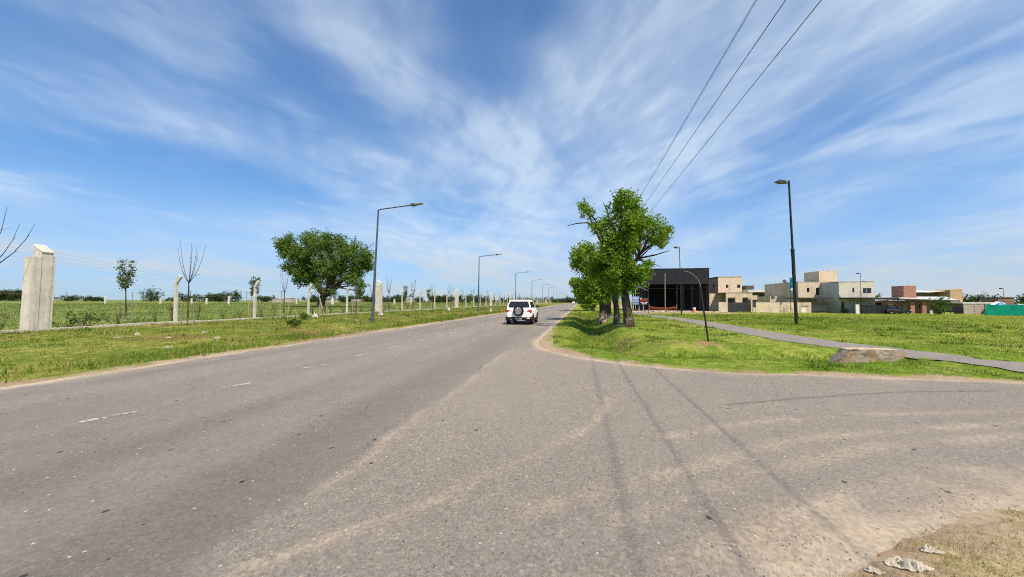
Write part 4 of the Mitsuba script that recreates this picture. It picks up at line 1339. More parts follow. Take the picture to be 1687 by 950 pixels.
# --- black steel hall
t = thing('steel_hall', 'large open black steel hall under construction behind the trees', 'hall')
x0, x1, y0, y1, zt, zb = 14.4, 27.88, 87.0, 107.0, 8.78, 5.40
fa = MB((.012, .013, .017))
n = 56
for k in range(n):
    a, b = x0 + (x1 - x0) * k / n, x0 + (x1 - x0) * (k + 1) / n
    fa.prism([(a, y0), (a + (b - a) * .3, y0), (a + (b - a) * .42, y0 - .045), (b - (b - a) * .12, y0 - .045), (b, y0), (b, y0 + .06), (a, y0 + .06)], 2, zb, zt)
obj('front_fascia', fa, 'satin', t)
fa = MB((.20, .205, .215))
for k in range(60):
    a, b = y0 + .06 + (y1 - y0 - .06) * k / 60, y0 + .06 + (y1 - y0 - .06) * (k + 1) / 60
    fa.prism([(x0, a), (x0 - .04, a + .08), (x0 - .04, b - .10), (x0, b), (x0 + .05, b), (x0 + .05, a)], 2, zb - .55, zt)
obj('side_fascia', fa, 'satin', t, label='pale grey corrugated cladding on the side of the hall')
obj('roof', MB((.05, .05, .055)).box(x0 - .15, x1 + .25, y0 - .12, y1 + .1, zt, zt + .12), 'satin', t)
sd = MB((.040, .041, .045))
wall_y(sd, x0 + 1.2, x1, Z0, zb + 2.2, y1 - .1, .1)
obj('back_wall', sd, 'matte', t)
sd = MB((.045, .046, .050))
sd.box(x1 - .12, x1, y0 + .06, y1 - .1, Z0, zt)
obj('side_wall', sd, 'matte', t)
for x in (14.55, 21.3, 22.6, 24.4, 26.0, 27.4):
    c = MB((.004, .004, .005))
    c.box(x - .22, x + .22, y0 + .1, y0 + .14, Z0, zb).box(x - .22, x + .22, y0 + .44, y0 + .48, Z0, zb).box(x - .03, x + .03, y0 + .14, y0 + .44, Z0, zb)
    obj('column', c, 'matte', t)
for k in range(6):
    y = y0 + 3.2 * (k + 1)
    c = MB((.012, .012, .014)).box(x0 + .02, x0 + .06, y - .15, y + .15, Z0, zb).box(x0 + .3, x0 + .34, y - .15, y + .15, Z0, zb).box(x0 + .06, x0 + .3, y - .02, y + .02, Z0, zb)
    obj('column', c, 'satin', t)
for z in (1.2, 3.0, 4.6):
    obj('girt', MB((.05, .05, .055)).box(x0 + 1.3, x1 - .2, y1 - .26, y1 - .12, z, z + .12), 'satin', t)
for k in range(5):
    x = 16.5 + 2.3 * k
    obj('column', MB((.03, .03, .034)).box(x - .12, x + .12, y1 - .45, y1 - .27, Z0, zb + 2), 'satin', t)
obj('brace', MB((.04, .04, .045)).tube([(17, y1 - .5, 4.6), (20.5, y1 - .5, 0)], .06, 6).tube([(17, y1 - .5, 0), (20.5, y1 - .5, 4.6)], .06, 6), 'satin', t)
obj('truss', MB((.03, .03, .033)).box(x0 + .4, x1 - .2, y0 + 3, y0 + 3.2, zb - .9, zb - .75).box(x0 + .4, x1 - .2, y0 + 3, y0 + 3.2, zb + .4, zb + .55), 'satin', t)
obj('floor_slab', MB((.30, .25, .20)).box(x0 - .3, x1, y0 - .4, y1, Z0 - .1, -.45), 'matte', t)
# rubble, net, barrel in front
net = MB((.26, .07, .03))
for k in range(14):
    xa, xb = 14.2 + 5.3 * k / 14, 14.2 + 5.3 * (k + 1) / 14
    s = lambda u: .22 * math.sin(u * math.pi)
    za, zb_ = .62 - s(k / 14), .62 - s((k + 1) / 14)
    net.add([[xa, 80, za - .42 + .3 * s(k / 14)], [xb, 80, zb_ - .42 + .3 * s((k + 1) / 14)], [xb, 80.01, zb_], [xa, 80.01, za]], [[0, 1, 2, 3]])
    net.add([[xa, 80.03, za], [xb, 80.03, zb_], [xb, 80.02, zb_ - .42], [xa, 80.02, za - .42]], [[0, 1, 2, 3]])
obj('safety_net', net, 'leaf', label='orange safety netting strung in front of the black hall', cat='net')
for x in (14.2, 19.5):
    obj('net_post', MB((.22, .13, .09)).tube([(x, 80.05, -.6), (x, 80.05, 1.1)], .06, 6), 'matte', label='thin post holding the orange safety netting', cat='post', group='posts of the safety netting')
b = MB((.65, .28, .18)).tube([(22.8, 80, -.5), (22.8, 80, .05)], .27, 12)
b.tube([(22.8, 80, .05), (22.8, 80, .42)], .27, 12, (.62, .60, .56))
obj('barrel', b, 'matte', label='white and orange barrel standing before the black hall', cat='barrel')
rg = np.random.default_rng(900)
m = MB()
for k in range(240):
    x, y = rg.uniform(10.5, 29), rg.uniform(79, 84)
    s = rg.uniform(.06, .28)
    z = zg1(x, y)
    a = trimesh.creation.icosphere(subdivisions=0, radius=s)
    a.vertices *= rg.uniform(.5, 1.3, (12, 1)) * [1, 1, .6]
    m.add(a.vertices + [x, y, z + s * .2], a.faces, np.array([.48, .38, .29]) * rg.uniform(.5, 1.25))
obj('rubble', m, 'matte', label='low heaps of building rubble along the front of the hall', cat='rubble', kind='stuff')

# --- advertising boards
t = thing('billboard', 'pale blue advertising board on two posts by the tree trunks', 'billboard')
z = zg1(11, 76)
obj('panel', MB((.10, .16, .38)).box(10.28, 11.66, 76, 76.05, .95, 2.56), 'matte', t)
for zz, h, c in ((2.36, .10, (.55, .58, .70)), (2.0, .28, (.35, .38, .70)), (1.66, .10, (.45, .50, .62)), (1.5, .08, (.50, .58, .66)), (1.05, .12, (.30, .36, .48))):
    obj('print_band', MB(c).box(10.4, 11.55, 75.992, 75.998, zz, zz + h), 'matte', t)
for x in (10.5, 11.62):
    obj('post', MB((.45, .40, .36)).box(x - .05, x + .05, 76.052, 76.14, z - .1, 2.4), 'matte', t)
t = thing('billboard', 'dark advertising board with red lettering on a pale post', 'billboard')
obj('panel', MB((.012, .012, .02)).box(11.72, 13.42, 75.8, 75.85, .92, 2.2), 'matte', t)
obj('house_emblem', MB((.42, .38, .20)).prism([(11.78, 1.98), (12.16, 1.98), (12.16, 2.2), (11.97, 2.36), (11.78, 2.2)], 1, 75.785, 75.797), 'matte', t)
obj('print_band', MB((.40, .33, .32)).box(12.3, 13.35, 75.79, 75.797, 2.04, 2.09), 'matte', t)
tm = meshkit.text_mesh('ELEVELA', .34, .006, True)
v = np.array(tm.vertices)
w = v[:, 0].max()
v = np.stack([11.83 + v[:, 0] * (1.5 / w), 75.797 - v[:, 2], 1.60 + v[:, 1]], -1)
obj('lettering', MB((.60, .05, .035)).add(v, tm.faces), 'matte', t, label='red capital letters on the dark board')
for zz, a, b_ in ((1.28, 11.9, 12.5), (1.28, 12.65, 13.3), (1.06, 12.1, 13.0)):
    obj('print_band', MB((.62, .63, .66)).box(a, b_, 75.79, 75.797, zz, zz + .12), 'matte', t)
obj('post', MB((.45, .40, .36)).box(12.38, 12.48, 75.852, 75.95, z - .1, 2.0), 'matte', t)

# --- tan house with garage, beside the hall
t = thing('house', 'tan two storey house with grey gate right beside the black hall', 'house')
w = MB(TAN)
wall_y(w, 31.35, 36.35, 3.2, 7.2, 92, .2, ((33.0, 33.5, 4.70, 5.45), (35.35, 35.95, 4.70, 5.45)))
w.box(31.35, 31.55, 92.2, 103, Z0, 7.0).box(36.15, 36.35, 92.2, 103, 2.5, 7.0).box(31.55, 36.15, 102.8, 103, Z0, 7.0)
w.box(28.78, 31.345, 90, 90.2, Z0, 3.4)
wall_y(w, 31.35, 36.35, Z0, 3.198, 92, .2)
obj('wall', w, 'stucco', t)
obj('roof', MB((.40, .36, .31)).box(31.28, 36.45, 91.92, 103.1, 7.2, 7.32), 'stucco', t)
window(t, 33.0, 33.5, 4.70, 5.45, 92)
window(t, 35.35, 35.95, 4.70, 5.45, 92)
for a, b_, zz, h in ((94, 95.2, 5.0, .6), (93, 93.4, .6, .7), (94.2, 94.8, .6, .7), (95.5, 96.3, .4, .8)):
    obj('window', MB().box(31.335, 31.348, a, b_, zz, zz + h), 'glass', t)
g = MB(TAN2)
g.box(30.3, 35.3, 84.5, 84.75, 2.45, 3.42).box(30.3, 30.6, 84.5, 84.8, Z0, 2.448).box(35.0, 35.3, 84.5, 84.8, Z0, 2.448)
obj('porch', g, 'stucco', t)
obj('porch_pillar', MB(TAN2).box(33.15, 33.4, 88, 88.25, Z0, 2.44), 'stucco', t)
obj('garage_lintel', MB(TAN2).box(35.302, 37.1, 86.5, 86.7, 2.0, 2.95), 'stucco', t)
obj('porch_roof', MB((.36, .30, .24)).box(30.2, 35.4, 84.42, 91.99, 3.425, 3.52), 'stucco', t)
obj('gate_pier', MB(TAN).box(28.8, 30.295, 84.3, 84.5, Z0, 1.52), 'stucco', t)
gt = obj('gate', MB((.022, .024, .028)).box(30.605, 34.995, 84.5, 84.56, Z0 + .15, 1.44), 'satin', t)
for k in range(14):
    obj('gate_rail', MB((.03, .033, .038)).box(30.605 + 4.39 * k / 14, 30.605 + 4.39 * (k + 1) / 14 - .03, 84.478, 84.498, Z0 + .18, 1.40), 'satin', gt)
obj('door', MB((.05, .035, .03)).box(33.45, 34.6, 91.93, 91.985, Z0, 2.2), 'satin', t)
obj('meter_box', MB((.55, .53, .48)).box(35.32, 36.1, 84.42, 84.8, Z0, .42), 'stucco', t)
obj('downpipe', MB((.10, .06, .05)).tube([(37.2, 86.55, Z0), (37.2, 86.55, 2.9)], .05, 6), 'satin', t)
obj('garage_door', MB((.05, .05, .055)).box(35.4, 37.0, 86.7, 86.75, Z0, 2.0), 'satin', t)

# --- pale modern house behind
t = thing('house', 'low grey house with wide white slab roof behind the tan garage', 'house')
obj('wall', MB((.085, .08, .075)).box(48.6, 53.4, 119.6, 128, Z0, 4.35).box(47.2, 48.58, 118.6, 126, 3.6, 5.1, (.30, .28, .26)), 'stucco', t)
obj('roof', MB(WHT).box(48.2, 55.2, 118.2, 129, 4.38, 4.95), 'stucco', t)
obj('water_tank_housing', MB((.10, .09, .08)).prism([(48.2, 5.75), (48.55, 5.2), (50.6, 5.2), (50.6, 6.35), (48.5, 6.35)], 1, 120, 122.5), 'stucco', t)
obj('window', MB().box(51.9, 52.7, 119.585, 119.598, 2.6, 3.7), 'glass', t)

# --- garden wall
t = thing('garden_wall', 'long tan garden wall between the two sand coloured houses', 'wall')
for k, (a, b_) in enumerate(((34.9, 38.0), (38.02, 41.2), (41.22, 42.6), (42.62, 44.7))):
    obj('wall_panel', MB(TAN if k < 3 else (.52, .43, .32)).box(a, b_, 82, 82.18, Z0, 1.46 + .01 * k), 'stucco', t)
obj('coping', MB((.36, .29, .22)).box(34.88, 42.6, 81.97, 82.21, 1.49, 1.55), 'stucco', t)
obj('meter_door', MB((.66, .66, .66)).box(42.95, 43.75, 81.975, 81.998, -.48, .45), 'satin', t)
for x in (43.0, 43.55, 43.95):
    obj('meter_box', MB((.10, .09, .08)).box(x, x + .24, 81.975, 81.998, .62, .88), 'satin', t)
t = thing('bin_rack', 'thin brown metal waste basket stand before the garden wall', 'rack')
rk = MB((.13, .07, .05))
for z in (.75, .35, .05):
    rk.box(39.6, 41.1 if z < .7 else 40.9, 81.4, 81.44, z, z + .05)
for x in (39.6, 41.05):
    rk.box(x, x + .05, 81.445, 81.49, Z0, .8 if x < 40 else .4)
rk.box(40.85, 40.9, 81.445, 81.49, .1, .8)
obj('frame', rk, 'matte', t)

# --- sand coloured house with tower
t = thing('house', 'sand coloured two storey house with square rooftop tower', 'house')
w = MB(TAN)
wall_y(w, 45.85, 54.3, Z0, 5.80, 88.5, .22, ((47.5, 47.95, 3.62, 4.55), (49.2, 49.8, 3.05, 4.55), (50.7, 51.1, 3.3, 4.5)))
w.box(45.85, 46.07, 88.72, 103, Z0, 5.8).box(54.08, 54.3, 88.72, 103, Z0, 5.8).box(46.07, 54.08, 102.8, 103, Z0, 5.8)
w.box(42.9, 45.845, 94, 103, Z0, 2.85)
obj('wall', w, 'stucco', t)
for a, b_, c, d in ((47.5, 47.95, 3.62, 4.55), (49.2, 49.8, 3.05, 4.55), (50.7, 51.1, 3.3, 4.5)):
    window(t, a, b_, c, d, 88.5)
obj('roof', MB((.40, .34, .27)).box(45.8, 54.35, 88.45, 103.05, 5.805, 5.87), 'stucco', t)
obj('tower', MB(TAN).box(51.0, 54.4, 90.6, 96, 5.875, 8.25), 'stucco', t)
obj('aerial', MB((.35, .35, .35)).tube([(52.6, 92, 8.2), (52.6, 92, 9.2)], .03, 4).tube([(53.4, 92, 8.2), (53.4, 92, 8.75)], .05, 4), 'satin', t)
cn = MB((.05, .035, .03)).box(43.4, 49.3, 83.4, 88.48, 2.18, 2.46)
obj('canopy', cn, 'satin', t)
for x in (44.9, 47.7):
    obj('canopy_post', MB((.03, .03, .03)).box(x, x + .1, 83.5, 83.6, Z0, 2.178), 'satin', t)
obj('satellite_dish', MB((.07, .07, .08)).tube([(45.0, 92, 6.15), (45.0, 91.9, 6.17)], [.42, .36], 14).tube([(45.95, 92, 5.8), (45.1, 92, 6.1)], .03, 5), 'satin', t)
gt = thing('driveway_gate', 'dark grey sliding gate before the sand coloured house', 'gate')
obj('frame', MB((.02, .02, .022)).box(44.75, 47.6, 82, 82.06, 1.18, 1.28).box(44.75, 44.85, 82, 82.06, -.42, 1.175).box(47.5, 47.6, 82, 82.06, -.42, 1.175).box(44.855, 47.495, 82, 82.06, -.42, -.32), 'satin', gt)
for k in range(7):
    obj('slat', MB((.035, .038, .045)).box(44.86, 47.49, 82.01, 82.05, -.18 + .155 * k, -.04 + .155 * k), 'satin', gt)

# --- grey house to the right
t = thing('house', 'pale grey two storey house with wide upper window', 'house')
w = MB(GREYT)
wall_y(w, 50.1, 56.2, Z0, 5.46, 83, .22, ((52.4, 52.72, 3.45, 4.35), (54.2, 55.6, 3.25, 4.3), (50.5, 51.0, .25, 1.62)))
w.box(50.1, 50.32, 83.22, 90.55, Z0, 5.5).box(55.98, 56.2, 83.22, 92, Z0, 5.5).box(50.32, 55.98, 90.3, 90.5, Z0, 5.5)
obj('wall', w, 'stucco', t)
window(t, 52.4, 52.72, 3.45, 4.35, 83)
window(t, 54.2, 55.6, 3.25, 4.3, 83, mull=1, frame=(.45, .45, .45))
window(t, 50.5, 51.0, .25, 1.62, 83)
obj('roof', MB((.36, .34, .30)).box(50.05, 56.25, 82.95, 92.05, 5.505, 5.56), 'stucco', t)
obj('roof_vent', MB((.30, .29, .27)).box(54.7, 55.2, 83.6, 84, 5.565, 5.72), 'stucco', t)
obj('carport_roof', MB((.016, .016, .018)).box(50.0, 57.3, 79.0, 82.94, 2.2, 2.44), 'satin', t)
for x in (50.1, 57.1):
    obj('carport_post', MB((.015, .015, .016)).box(x, x + .1, 79.1, 79.2, Z0, 2.198), 'satin', t)
obj('wall_lamp', MB((.05, .05, .05)).tube([(51.9, 82.9, 1.75), (51.9, 82.98, 1.9)], .08, 8), 'satin', t)
sc = thing('lattice_screen', 'dark slatted screen fence under the carport of the grey house', 'fence')
for k in range(30):
    x = 51.2 + .2 * k
    obj('slat', MB((.014, .014, .016)).box(x, x + .13, 79.5, 79.55, Z0, 1.05), 'satin', sc)
obj('rail', MB((.014, .014, .016)).box(51.2, 57.2, 79.555, 79.6, .95, 1.03), 'satin', sc)
obj('meter_pillar', MB((.66, .66, .64)).box(50.05, 50.62, 78.5, 78.8, Z0, 1.15), 'stucco', label='white meter pillar at the corner of the dark carport', cat='pillar')
bush('garden_shrub', 'round green shrub at the left foot of the grey house', 'shrub', 50.2, 81.6, .75, 1.05, 600, .08, LEAF_D, 501)
bush('garden_shrub', 'low shrub between the thin lamp and the carport', 'shrub', 52.6, 81.4, .45, .7, 300, .07, LEAF_D, 502)
obj('entrance_post', MB((.02, .02, .022)).box(49.6, 49.72, 81.5, 81.62, Z0, 1.5), 'satin', label='short black post before the grey house', cat='post')

# --- brick house
t = thing('house', 'low brick house with pale sheet roof and square brick tower', 'house')
w = MB()
wall_y(w, 60.9, 70.0, Z0, 1.9, 86.5, .2, ((66.0, 66.55, .35, 1.3), (68.6, 69.0, .4, 1.3), (63.2, 64.2, Z0, 1.35)))
w.box(60.9, 61.1, 86.7, 95, Z0, 1.9).box(69.8, 70.0, 86.7, 95, Z0, 1.9)
obj('wall', w, 'brickwork', t)
window(t, 66.0, 66.55, .35, 1.3, 86.5)
window(t, 68.6, 69.0, .4, 1.3, 86.5)
obj('door', MB((.32, .26, .20)).box(63.2, 64.2, 86.58, 86.64, Z0, 1.35), 'satin', t)
obj('gable', MB((.30, .24, .18)).box(57.2, 60.88, 86.5, 86.7, Z0, 1.7), 'stucco', t)
obj('window', MB().box(58.3, 59.6, 86.48, 86.495, .9, 1.5), 'glass', t)
for x in (60.0, 63.7, 65.6):
    obj('brick_column', MB().box(x - .35, x + .35, 84.8, 85.3, Z0, 1.6), 'brickwork', t)
obj('porch_post', MB((.05, .05, .05)).box(69.7, 69.8, 84.7, 84.8, Z0, 1.7).box(68.7, 68.8, 84.7, 84.8, Z0, 1.7), 'satin', t)
r = MB((.42, .43, .44))
r.add([[57.2, 84.3, 2.30], [70.9, 84.3, 1.86], [78.2, 96, 2.70], [66, 96, 2.72], [57.2, 84.3, 2.42], [70.9, 84.3, 1.98], [78.2, 96, 2.82], [66, 96, 2.84]], [[3, 2, 1, 0], [4, 5, 6, 7], [0, 1, 5, 4], [1, 2, 6, 5], [2, 3, 7, 6], [3, 0, 4, 7]])
obj('roof', r, 'satin', t)
obj('fascia', MB((.04, .04, .045)).add([[57.2, 84.25, 2.12], [70.9, 84.25, 1.70], [70.9, 84.25, 1.97], [57.2, 84.25, 2.41], [57.2, 84.28, 2.12], [70.9, 84.28, 1.70], [70.9, 84.28, 1.97], [57.2, 84.28, 2.41]], [[0, 1, 2, 3], [7, 6, 5, 4], [3, 2, 6, 7], [0, 4, 5, 1]]), 'satin', t)
obj('tower', MB().box(64.6, 66.75, 88.0, 91, 2.0, 4.9), 'brickwork', t, label='square red brick tower above the roof')
obj('aerial', MB((.4, .4, .4)).tube([(66.3, 89, 4.9), (66.3, 89, 5.9)], .03, 4), 'satin', t)
obj('white_box', MB((.62, .62, .60)).box(66.1, 66.5, 84.2, 84.5, Z0, .05), 'matte', label='small white box on the ground by the brick columns', cat='box')

# --- ochre block
t = thing('house', 'ochre block of a house with white sloping roof, behind the brick one', 'house')
w = MB((.42, .30, .16))
w.prism([(80.7, Z0), (83.0, Z0), (83.0, 4.55), (80.7, 4.30)], 1, 98, 106)
w.prism([(78.0, Z0), (80.69, Z0), (80.69, 3.9), (78.0, 3.7)], 1, 101, 106, (.17, .135, .10))
obj('wall', w, 'stucco', t)
obj('roof', MB((.60, .60, .60)).add([[77.2, 99, 3.75], [80.69, 99, 4.05], [80.69, 107, 4.30], [77.2, 107, 3.95], [77.2, 99, 3.87], [80.69, 99, 4.17], [80.69, 107, 4.42], [77.2, 107, 4.07]], [[3, 2, 1, 0], [4, 5, 6, 7], [0, 1, 5, 4], [1, 2, 6, 5], [2, 3, 7, 6], [3, 0, 4, 7]]), 'satin', t)
sd_ = thing('shed', 'low building with flat white roof behind the precast wall', 'shed')
obj('wall', MB((.20, .16, .13)).box(80.5, 86.0, 95, 100, Z0, 1.35), 'stucco', sd_)
obj('roof', MB((.64, .64, .63)).box(80.0, 86.4, 94.5, 100.4, 1.352, 1.62), 'matte', sd_)
pw = thing('precast_wall', 'grey precast concrete wall of stacked panels left of the netting', 'wall')
for k in range(4):
    for a, b_ in ((71.7, 73.3), (73.42, 75.2)):
        obj('panel', MB((.40, .36, .32)).box(a, b_, 84.5, 84.56, Z0 + .46 * k, Z0 + .46 * k + .44), 'stucco', pw)
for x in (71.6, 73.3, 75.2):
    obj('post', MB((.42, .39, .35)).box(x, x + .11, 84.44, 84.62, Z0, 1.38), 'stucco', pw)
bg = thing('yard_gate', 'black slatted yard gate beside the brick house', 'gate')
for k in range(14):
    obj('slat', MB((.012, .012, .013)).box(70.1 + .105 * k, 70.18 + .105 * k, 84.5, 84.54, Z0, .75), 'satin', bg)
obj('rail', MB((.02, .02, .02)).box(70.1, 71.56, 84.545, 84.58, .62, .70), 'satin', bg)

# --- green netting round a building plot
t = thing('netting_fence', 'bright green shade netting stretched round a building plot at right', 'fence')
nx, nzz = 60, 8
xs = np.linspace(65.7, 92, nx)
zs = np.linspace(-.52, 1.24, nzz)
X, Zg = np.meshgrid(xs, zs)
Y = 74 + .10 * np.sin(X * 2.1) * (1 - (Zg / 1.3) ** 2) + .05 * np.sin(X * 5 + Zg * 3)
Zg = Zg - .05 * np.abs(np.sin(X * 1.05)) * (Zg > .9)
i, j = np.meshgrid(np.arange(nx - 1), np.arange(nzz - 1))
a = j * nx + i
v = np.stack([X, Y, Zg], -1).reshape(-1, 3)
scene[key_for('netting', t)] = mikit.ply((v, np.stack([a, a + 1, a + nx + 1, a + nx], -1).reshape(-1, 4)), 'shade_net', smooth=True)
for k in range(10):
    x = 65.75 + 2.9 * k
    obj('post', MB((.13, .10, .07)).tube([(x, 74.14, -.6), (x, 74.14, 1.34 + .1 * (k % 3))], .05, 6), 'matte', t)
for x, y, w_, h, c, lb in ((75.0, 82, 2.2, 1.5, (.02, .22, .50), 'blue tarpaulin heap behind the green netting'), (76.0, 80, 1.6, 1.25, (.16, .45, .55), 'pale turquoise tarpaulin behind the green netting'),
                           (76.6, 84, 3.0, 1.72, (.62, .64, .66), 'white sheet over stacked material behind the green netting')):
    rg = np.random.default_rng(int(x * 10))
    s = trimesh.creation.icosphere(subdivisions=3, radius=1.0)
    vv = np.array(s.vertices)
    vv *= (1 + .25 * (meshkit.fbm(vv * 2.2 + x, 3) - .5))[:, None]
    vv = vv * [w_ * .7, .8, h + .6] + [x, y, -.6]
    obj('tarpaulin', MB(c).add(vv, s.faces), 'satin', smooth=True, label=lb, cat='tarpaulin')
wt = thing('water_tank', 'small white water tank on a rooftop far behind the netting', 'water tank')
obj('drum', MB((.60, .58, .54)).tube([(108, 110, 1.2), (108, 110, 2.2)], .7, 14).tube([(108, 110, 2.2), (108, 110, 2.4)], [.7, .3], 14), 'matte', wt, smooth=False)
obj('stand', MB((.50, .46, .40)).box(104, 112, 109, 114, -.6, 1.19), 'stucco', wt)
t = thing('house', 'distant unfinished brick house beyond the green netting', 'house')
obj('wall', MB((.22, .14, .11)).box(155, 160, 170, 176, -.6, 3.4), 'stucco', t)
obj('roof', MB((.10, .09, .09)).box(154.7, 160.3, 169.7, 176.3, 3.402, 3.6), 'stucco', t)

# --- blue feather banner
t = thing('banner', 'tall blue advertising banner on a dark pole behind the garden wall', 'banner')
obj('pole', MB((.02, .02, .022)).tube([(40.33, 80.5, -.6), (40.33, 80.5, 6.3)], .05, 6), 'satin', t)
bn = MB((.02, .20, .42))
n = 14
for k in range(n):
    za, zb_ = 4.05 + 2.2 * k / n, 4.05 + 2.2 * (k + 1) / n
    wa, wb = .50 + .10 * k / n, .50 + .10 * (k + 1) / n
    ya, yb_ = 80.45 + .05 * math.sin(k * .9), 80.45 + .05 * math.sin((k + 1) * .9)
    bn.add([[40.30, ya, za], [40.30 + wa, ya, za], [40.30 + wb, yb_, zb_], [40.30, yb_, zb_]], [[0, 1, 2, 3]])
obj('cloth', bn, 'leaf', t)
obj('badge', MB((.45, .58, .62)).box(40.34, 40.80, 80.38, 80.39, 3.80, 4.18), 'matte', t, label='pale square badge at the foot of the banner')

# ------------------------------------------------------------------ old culvert head wall
t = thing('concrete_block', 'old stained concrete culvert head wall with sloping left end in the grass', 'concrete block')
zz = zg1(7.6, 11.6) - .10
n, m = 60, 16


def block_face(u, w, f):
    return f(u, w)


prof = np.array([(6.80, 0), (6.95, .20), (7.16, .415), (7.20, .435), (7.8, .445), (8.40, .42), (8.46, .39), (8.50, .22), (8.52, 0)])
s = np.r_[0, np.cumsum(np.hypot(*np.diff(prof, axis=0).T))]
ss = np.linspace(0, s[-1], n)
ss = np.unique(np.concatenate([ss, s]))
px_, pz_ = np.interp(ss, s, prof[:, 0]), np.interp(ss, s, prof[:, 1])
rows = []
for a in np.linspace(0, 1, m):
    rows.append(np.stack([px_, 11.42 + .40 * a + .07 * (px_ - 6.7), zz + pz_], -1))
R = np.array(rows)
front = np.array([R[0] * [1, 1, 0] + np.stack([0 * px_, 0 * px_, zz + pz_ * k], -1) for k in np.linspace(0, 1, 12)])
k_ = len(px_)
mb = MB()


def sheet(mb, S):
    S = S + ((meshkit.fbm(S * 5, 4)[..., None] - .5) * .045 + (meshkit.noise(S * 31)[..., None] - .5) * .012) * [.5, 1, 1]
    a_, b_ = S.shape[:2]
    i_, j_ = np.meshgrid(np.arange(a_ - 1), np.arange(b_ - 1), indexing='ij')
    q = i_ * b_ + j_
    mb.add(S.reshape(-1, 3), np.stack([q, q + 1, q + b_ + 1, q + b_], -1).reshape(-1, 4))


sheet(mb, front)
sheet(mb, R)
sheet(mb, (front + [0, .40, 0])[::-1])
scene[key_for('block', t)] = mikit.ply(mb.get()[:2], 'old_concrete', smooth=20)

# ------------------------------------------------------------------ litter


def crumple(label, x, y, sx, sy, h, seed, rz=0, col=(.66, .62, .53)):
    rg = np.random.default_rng(seed)
    n = 34
    u, w = np.meshgrid(np.linspace(-1, 1, n), np.linspace(-1, 1, n))
    q = np.stack([u * 2.3, w * 2.3, 0 * u + seed * 3.7], -1)
    z = np.abs(meshkit.fbm(q, 3, seed) - .5) * 2
    z = z * h * 2.6 * np.clip(1.25 - np.hypot(u, w), .10, 1) + h * .5 * np.maximum(0, meshkit.noise(q * .8, seed + 9) - .45)
    ed = .55 + .75 * meshkit.fbm(np.stack([np.arctan2(u, w) * 1.5, 0 * u, 0 * u + seed], -1), 2, seed)
    X, Yv = u * sx * ed + .12 * sx * (meshkit.noise(q * 2, 3) - .5), w * sy * ed + .12 * sy * (meshkit.noise(q * 2, 4) - .5)
    c, s = math.cos(rz), math.sin(rz)
    gx, gy = x + X * c - Yv * s, y + X * s + Yv * c
    v = np.stack([gx, gy, zg(gx, gy) + .006 + z], -1).reshape(-1, 3)
    i, j = np.meshgrid(np.arange(n - 1), np.arange(n - 1))
    a = j * n + i
    r2 = (u ** 2 + w ** 2).reshape(-1)
    f = np.stack([a, a + 1, a + n + 1, a + n], -1).reshape(-1, 4)
    f = f[(r2[f] < 1.0 + .25 * rg.random(len(f))[:, None]).all(1)]
    obj('litter', MB(col).add(v, f), 'leaf', label=label, cat='litter')


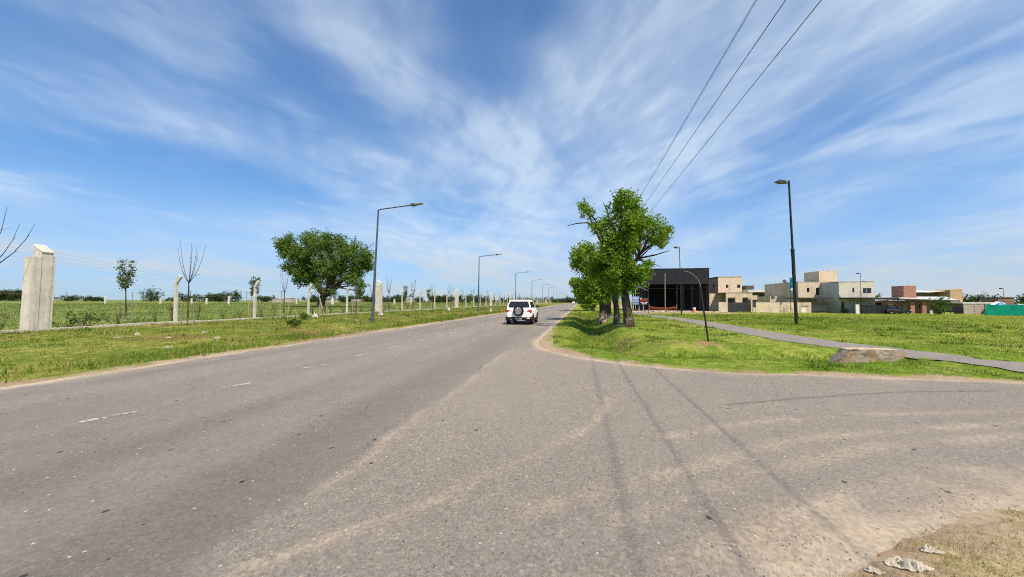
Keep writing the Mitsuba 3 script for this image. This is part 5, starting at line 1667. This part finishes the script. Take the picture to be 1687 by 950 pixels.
crumple('largest torn pale plastic sheet on the sandy corner', 1.87, 2.59, .11, .055, .06, 1, -.5)
crumple('torn pale plastic scrap left of the largest sheet', 1.66, 2.52, .045, .035, .03, 2, -.4)
crumple('small separate pale plastic scrap in the dry turf', 2.13, 2.77, .055, .024, .028, 3, -.2)
crumple('tiny pale scrap at the bottom edge of the photo', 1.99, 2.45, .02, .02, .02, 4)
for i, (x, y, s, lb) in enumerate(((-21.2, 27.3, .22, 'white plastic bag lying at the fence foot under the big tree'), (-18.2, 32.2, .2, 'white bag hanging low just left of the nearest lamp'),
                                   (-18.4, 51.5, .2, 'white bag on the verge before the third pillar'), (-11.6, 49, .14, 'white scrap on the verge edge near the second lamp'))):
    crumple(lb, x, y, s, s, .45, 20 + i, 0, (.78, .78, .78))
for i, (x, y) in enumerate(((-17.5, 12.2), (-16.6, 11.0), (-14.9, 11.4), (-13.2, 11.8), (-15.8, 13.5), (-12.3, 9.4), (-17.0, 25.2), (-15.1, 23.7), (-18.5, 35), (-16.2, 33), (-14.9, 30.2))):
    crumple('small pale scrap of paper lying on the left verge', x, y, .12, .10, .06, 40 + i, i, (.58, .55, .48))

# ------------------------------------------------------------------ far structures in the left field
for i, (x, y, h) in enumerate(((-424, 300, 10), (-368, 300, 9.5), (-300, 295, 9), (-268, 300, 10), (-452, 310, 9), (-540, 310, 9), (-330, 330, 9), (-210, 330, 8.5), (-245, 310, 9))):
    t = thing('far_lamp', 'thin distant lamp mast with a crosspiece beyond the field', 'lamp mast', 'distant lamp masts beyond the field')
    obj('mast', MB((.10, .11, .12)).tube([(x, y, 0), (x, y, h)], .22, 5), 'matte', t)
    obj('crosspiece', MB((.10, .11, .12)).box(x - 1.6, x + 1.6, y - .2, y + .2, h, h + .35), 'matte', t)
for i, px_ in enumerate((-176, -150, -132, -118, -104, -92, -84, -160, -70, -62)):
    y = 112 + 9 * math.sin(i * 1.7) + 6 * i * .3
    t = thing('field_marker', 'short white marker post far out in the left field', 'post', 'white marker posts in the field')
    hh = 2.3 + .7 * (i % 3 == 0)
    obj('shaft', MB((.58, .56, .52)).box(px_ - .22, px_ + .22, y - .2, y + .2, 0, hh), 'matte', t)
for i, (x, y, w_, h) in enumerate(((-268, 290, 9, 2.6), (-252, 286, 6, 3.4), (-300, 310, 12, 2.4), (-232, 312, 14, 2.6), (-198, 300, 8, 2.8), (-330, 300, 4, 2.0), (-150, 310, 12, 3.0), (-90, 300, 9, 3))):
    t = thing('far_shed', 'small pale building on the far side of the left field', 'building', 'pale buildings beyond the field')
    obj('wall', MB((.42, .40, .37)).box(x, x + w_, y, y + 5, 0, h), 'stucco', t)
    obj('roof', MB((.50, .48, .46)).box(x - .3, x + w_ + .3, y - .3, y + 5.3, h, h + .3), 'stucco', t)
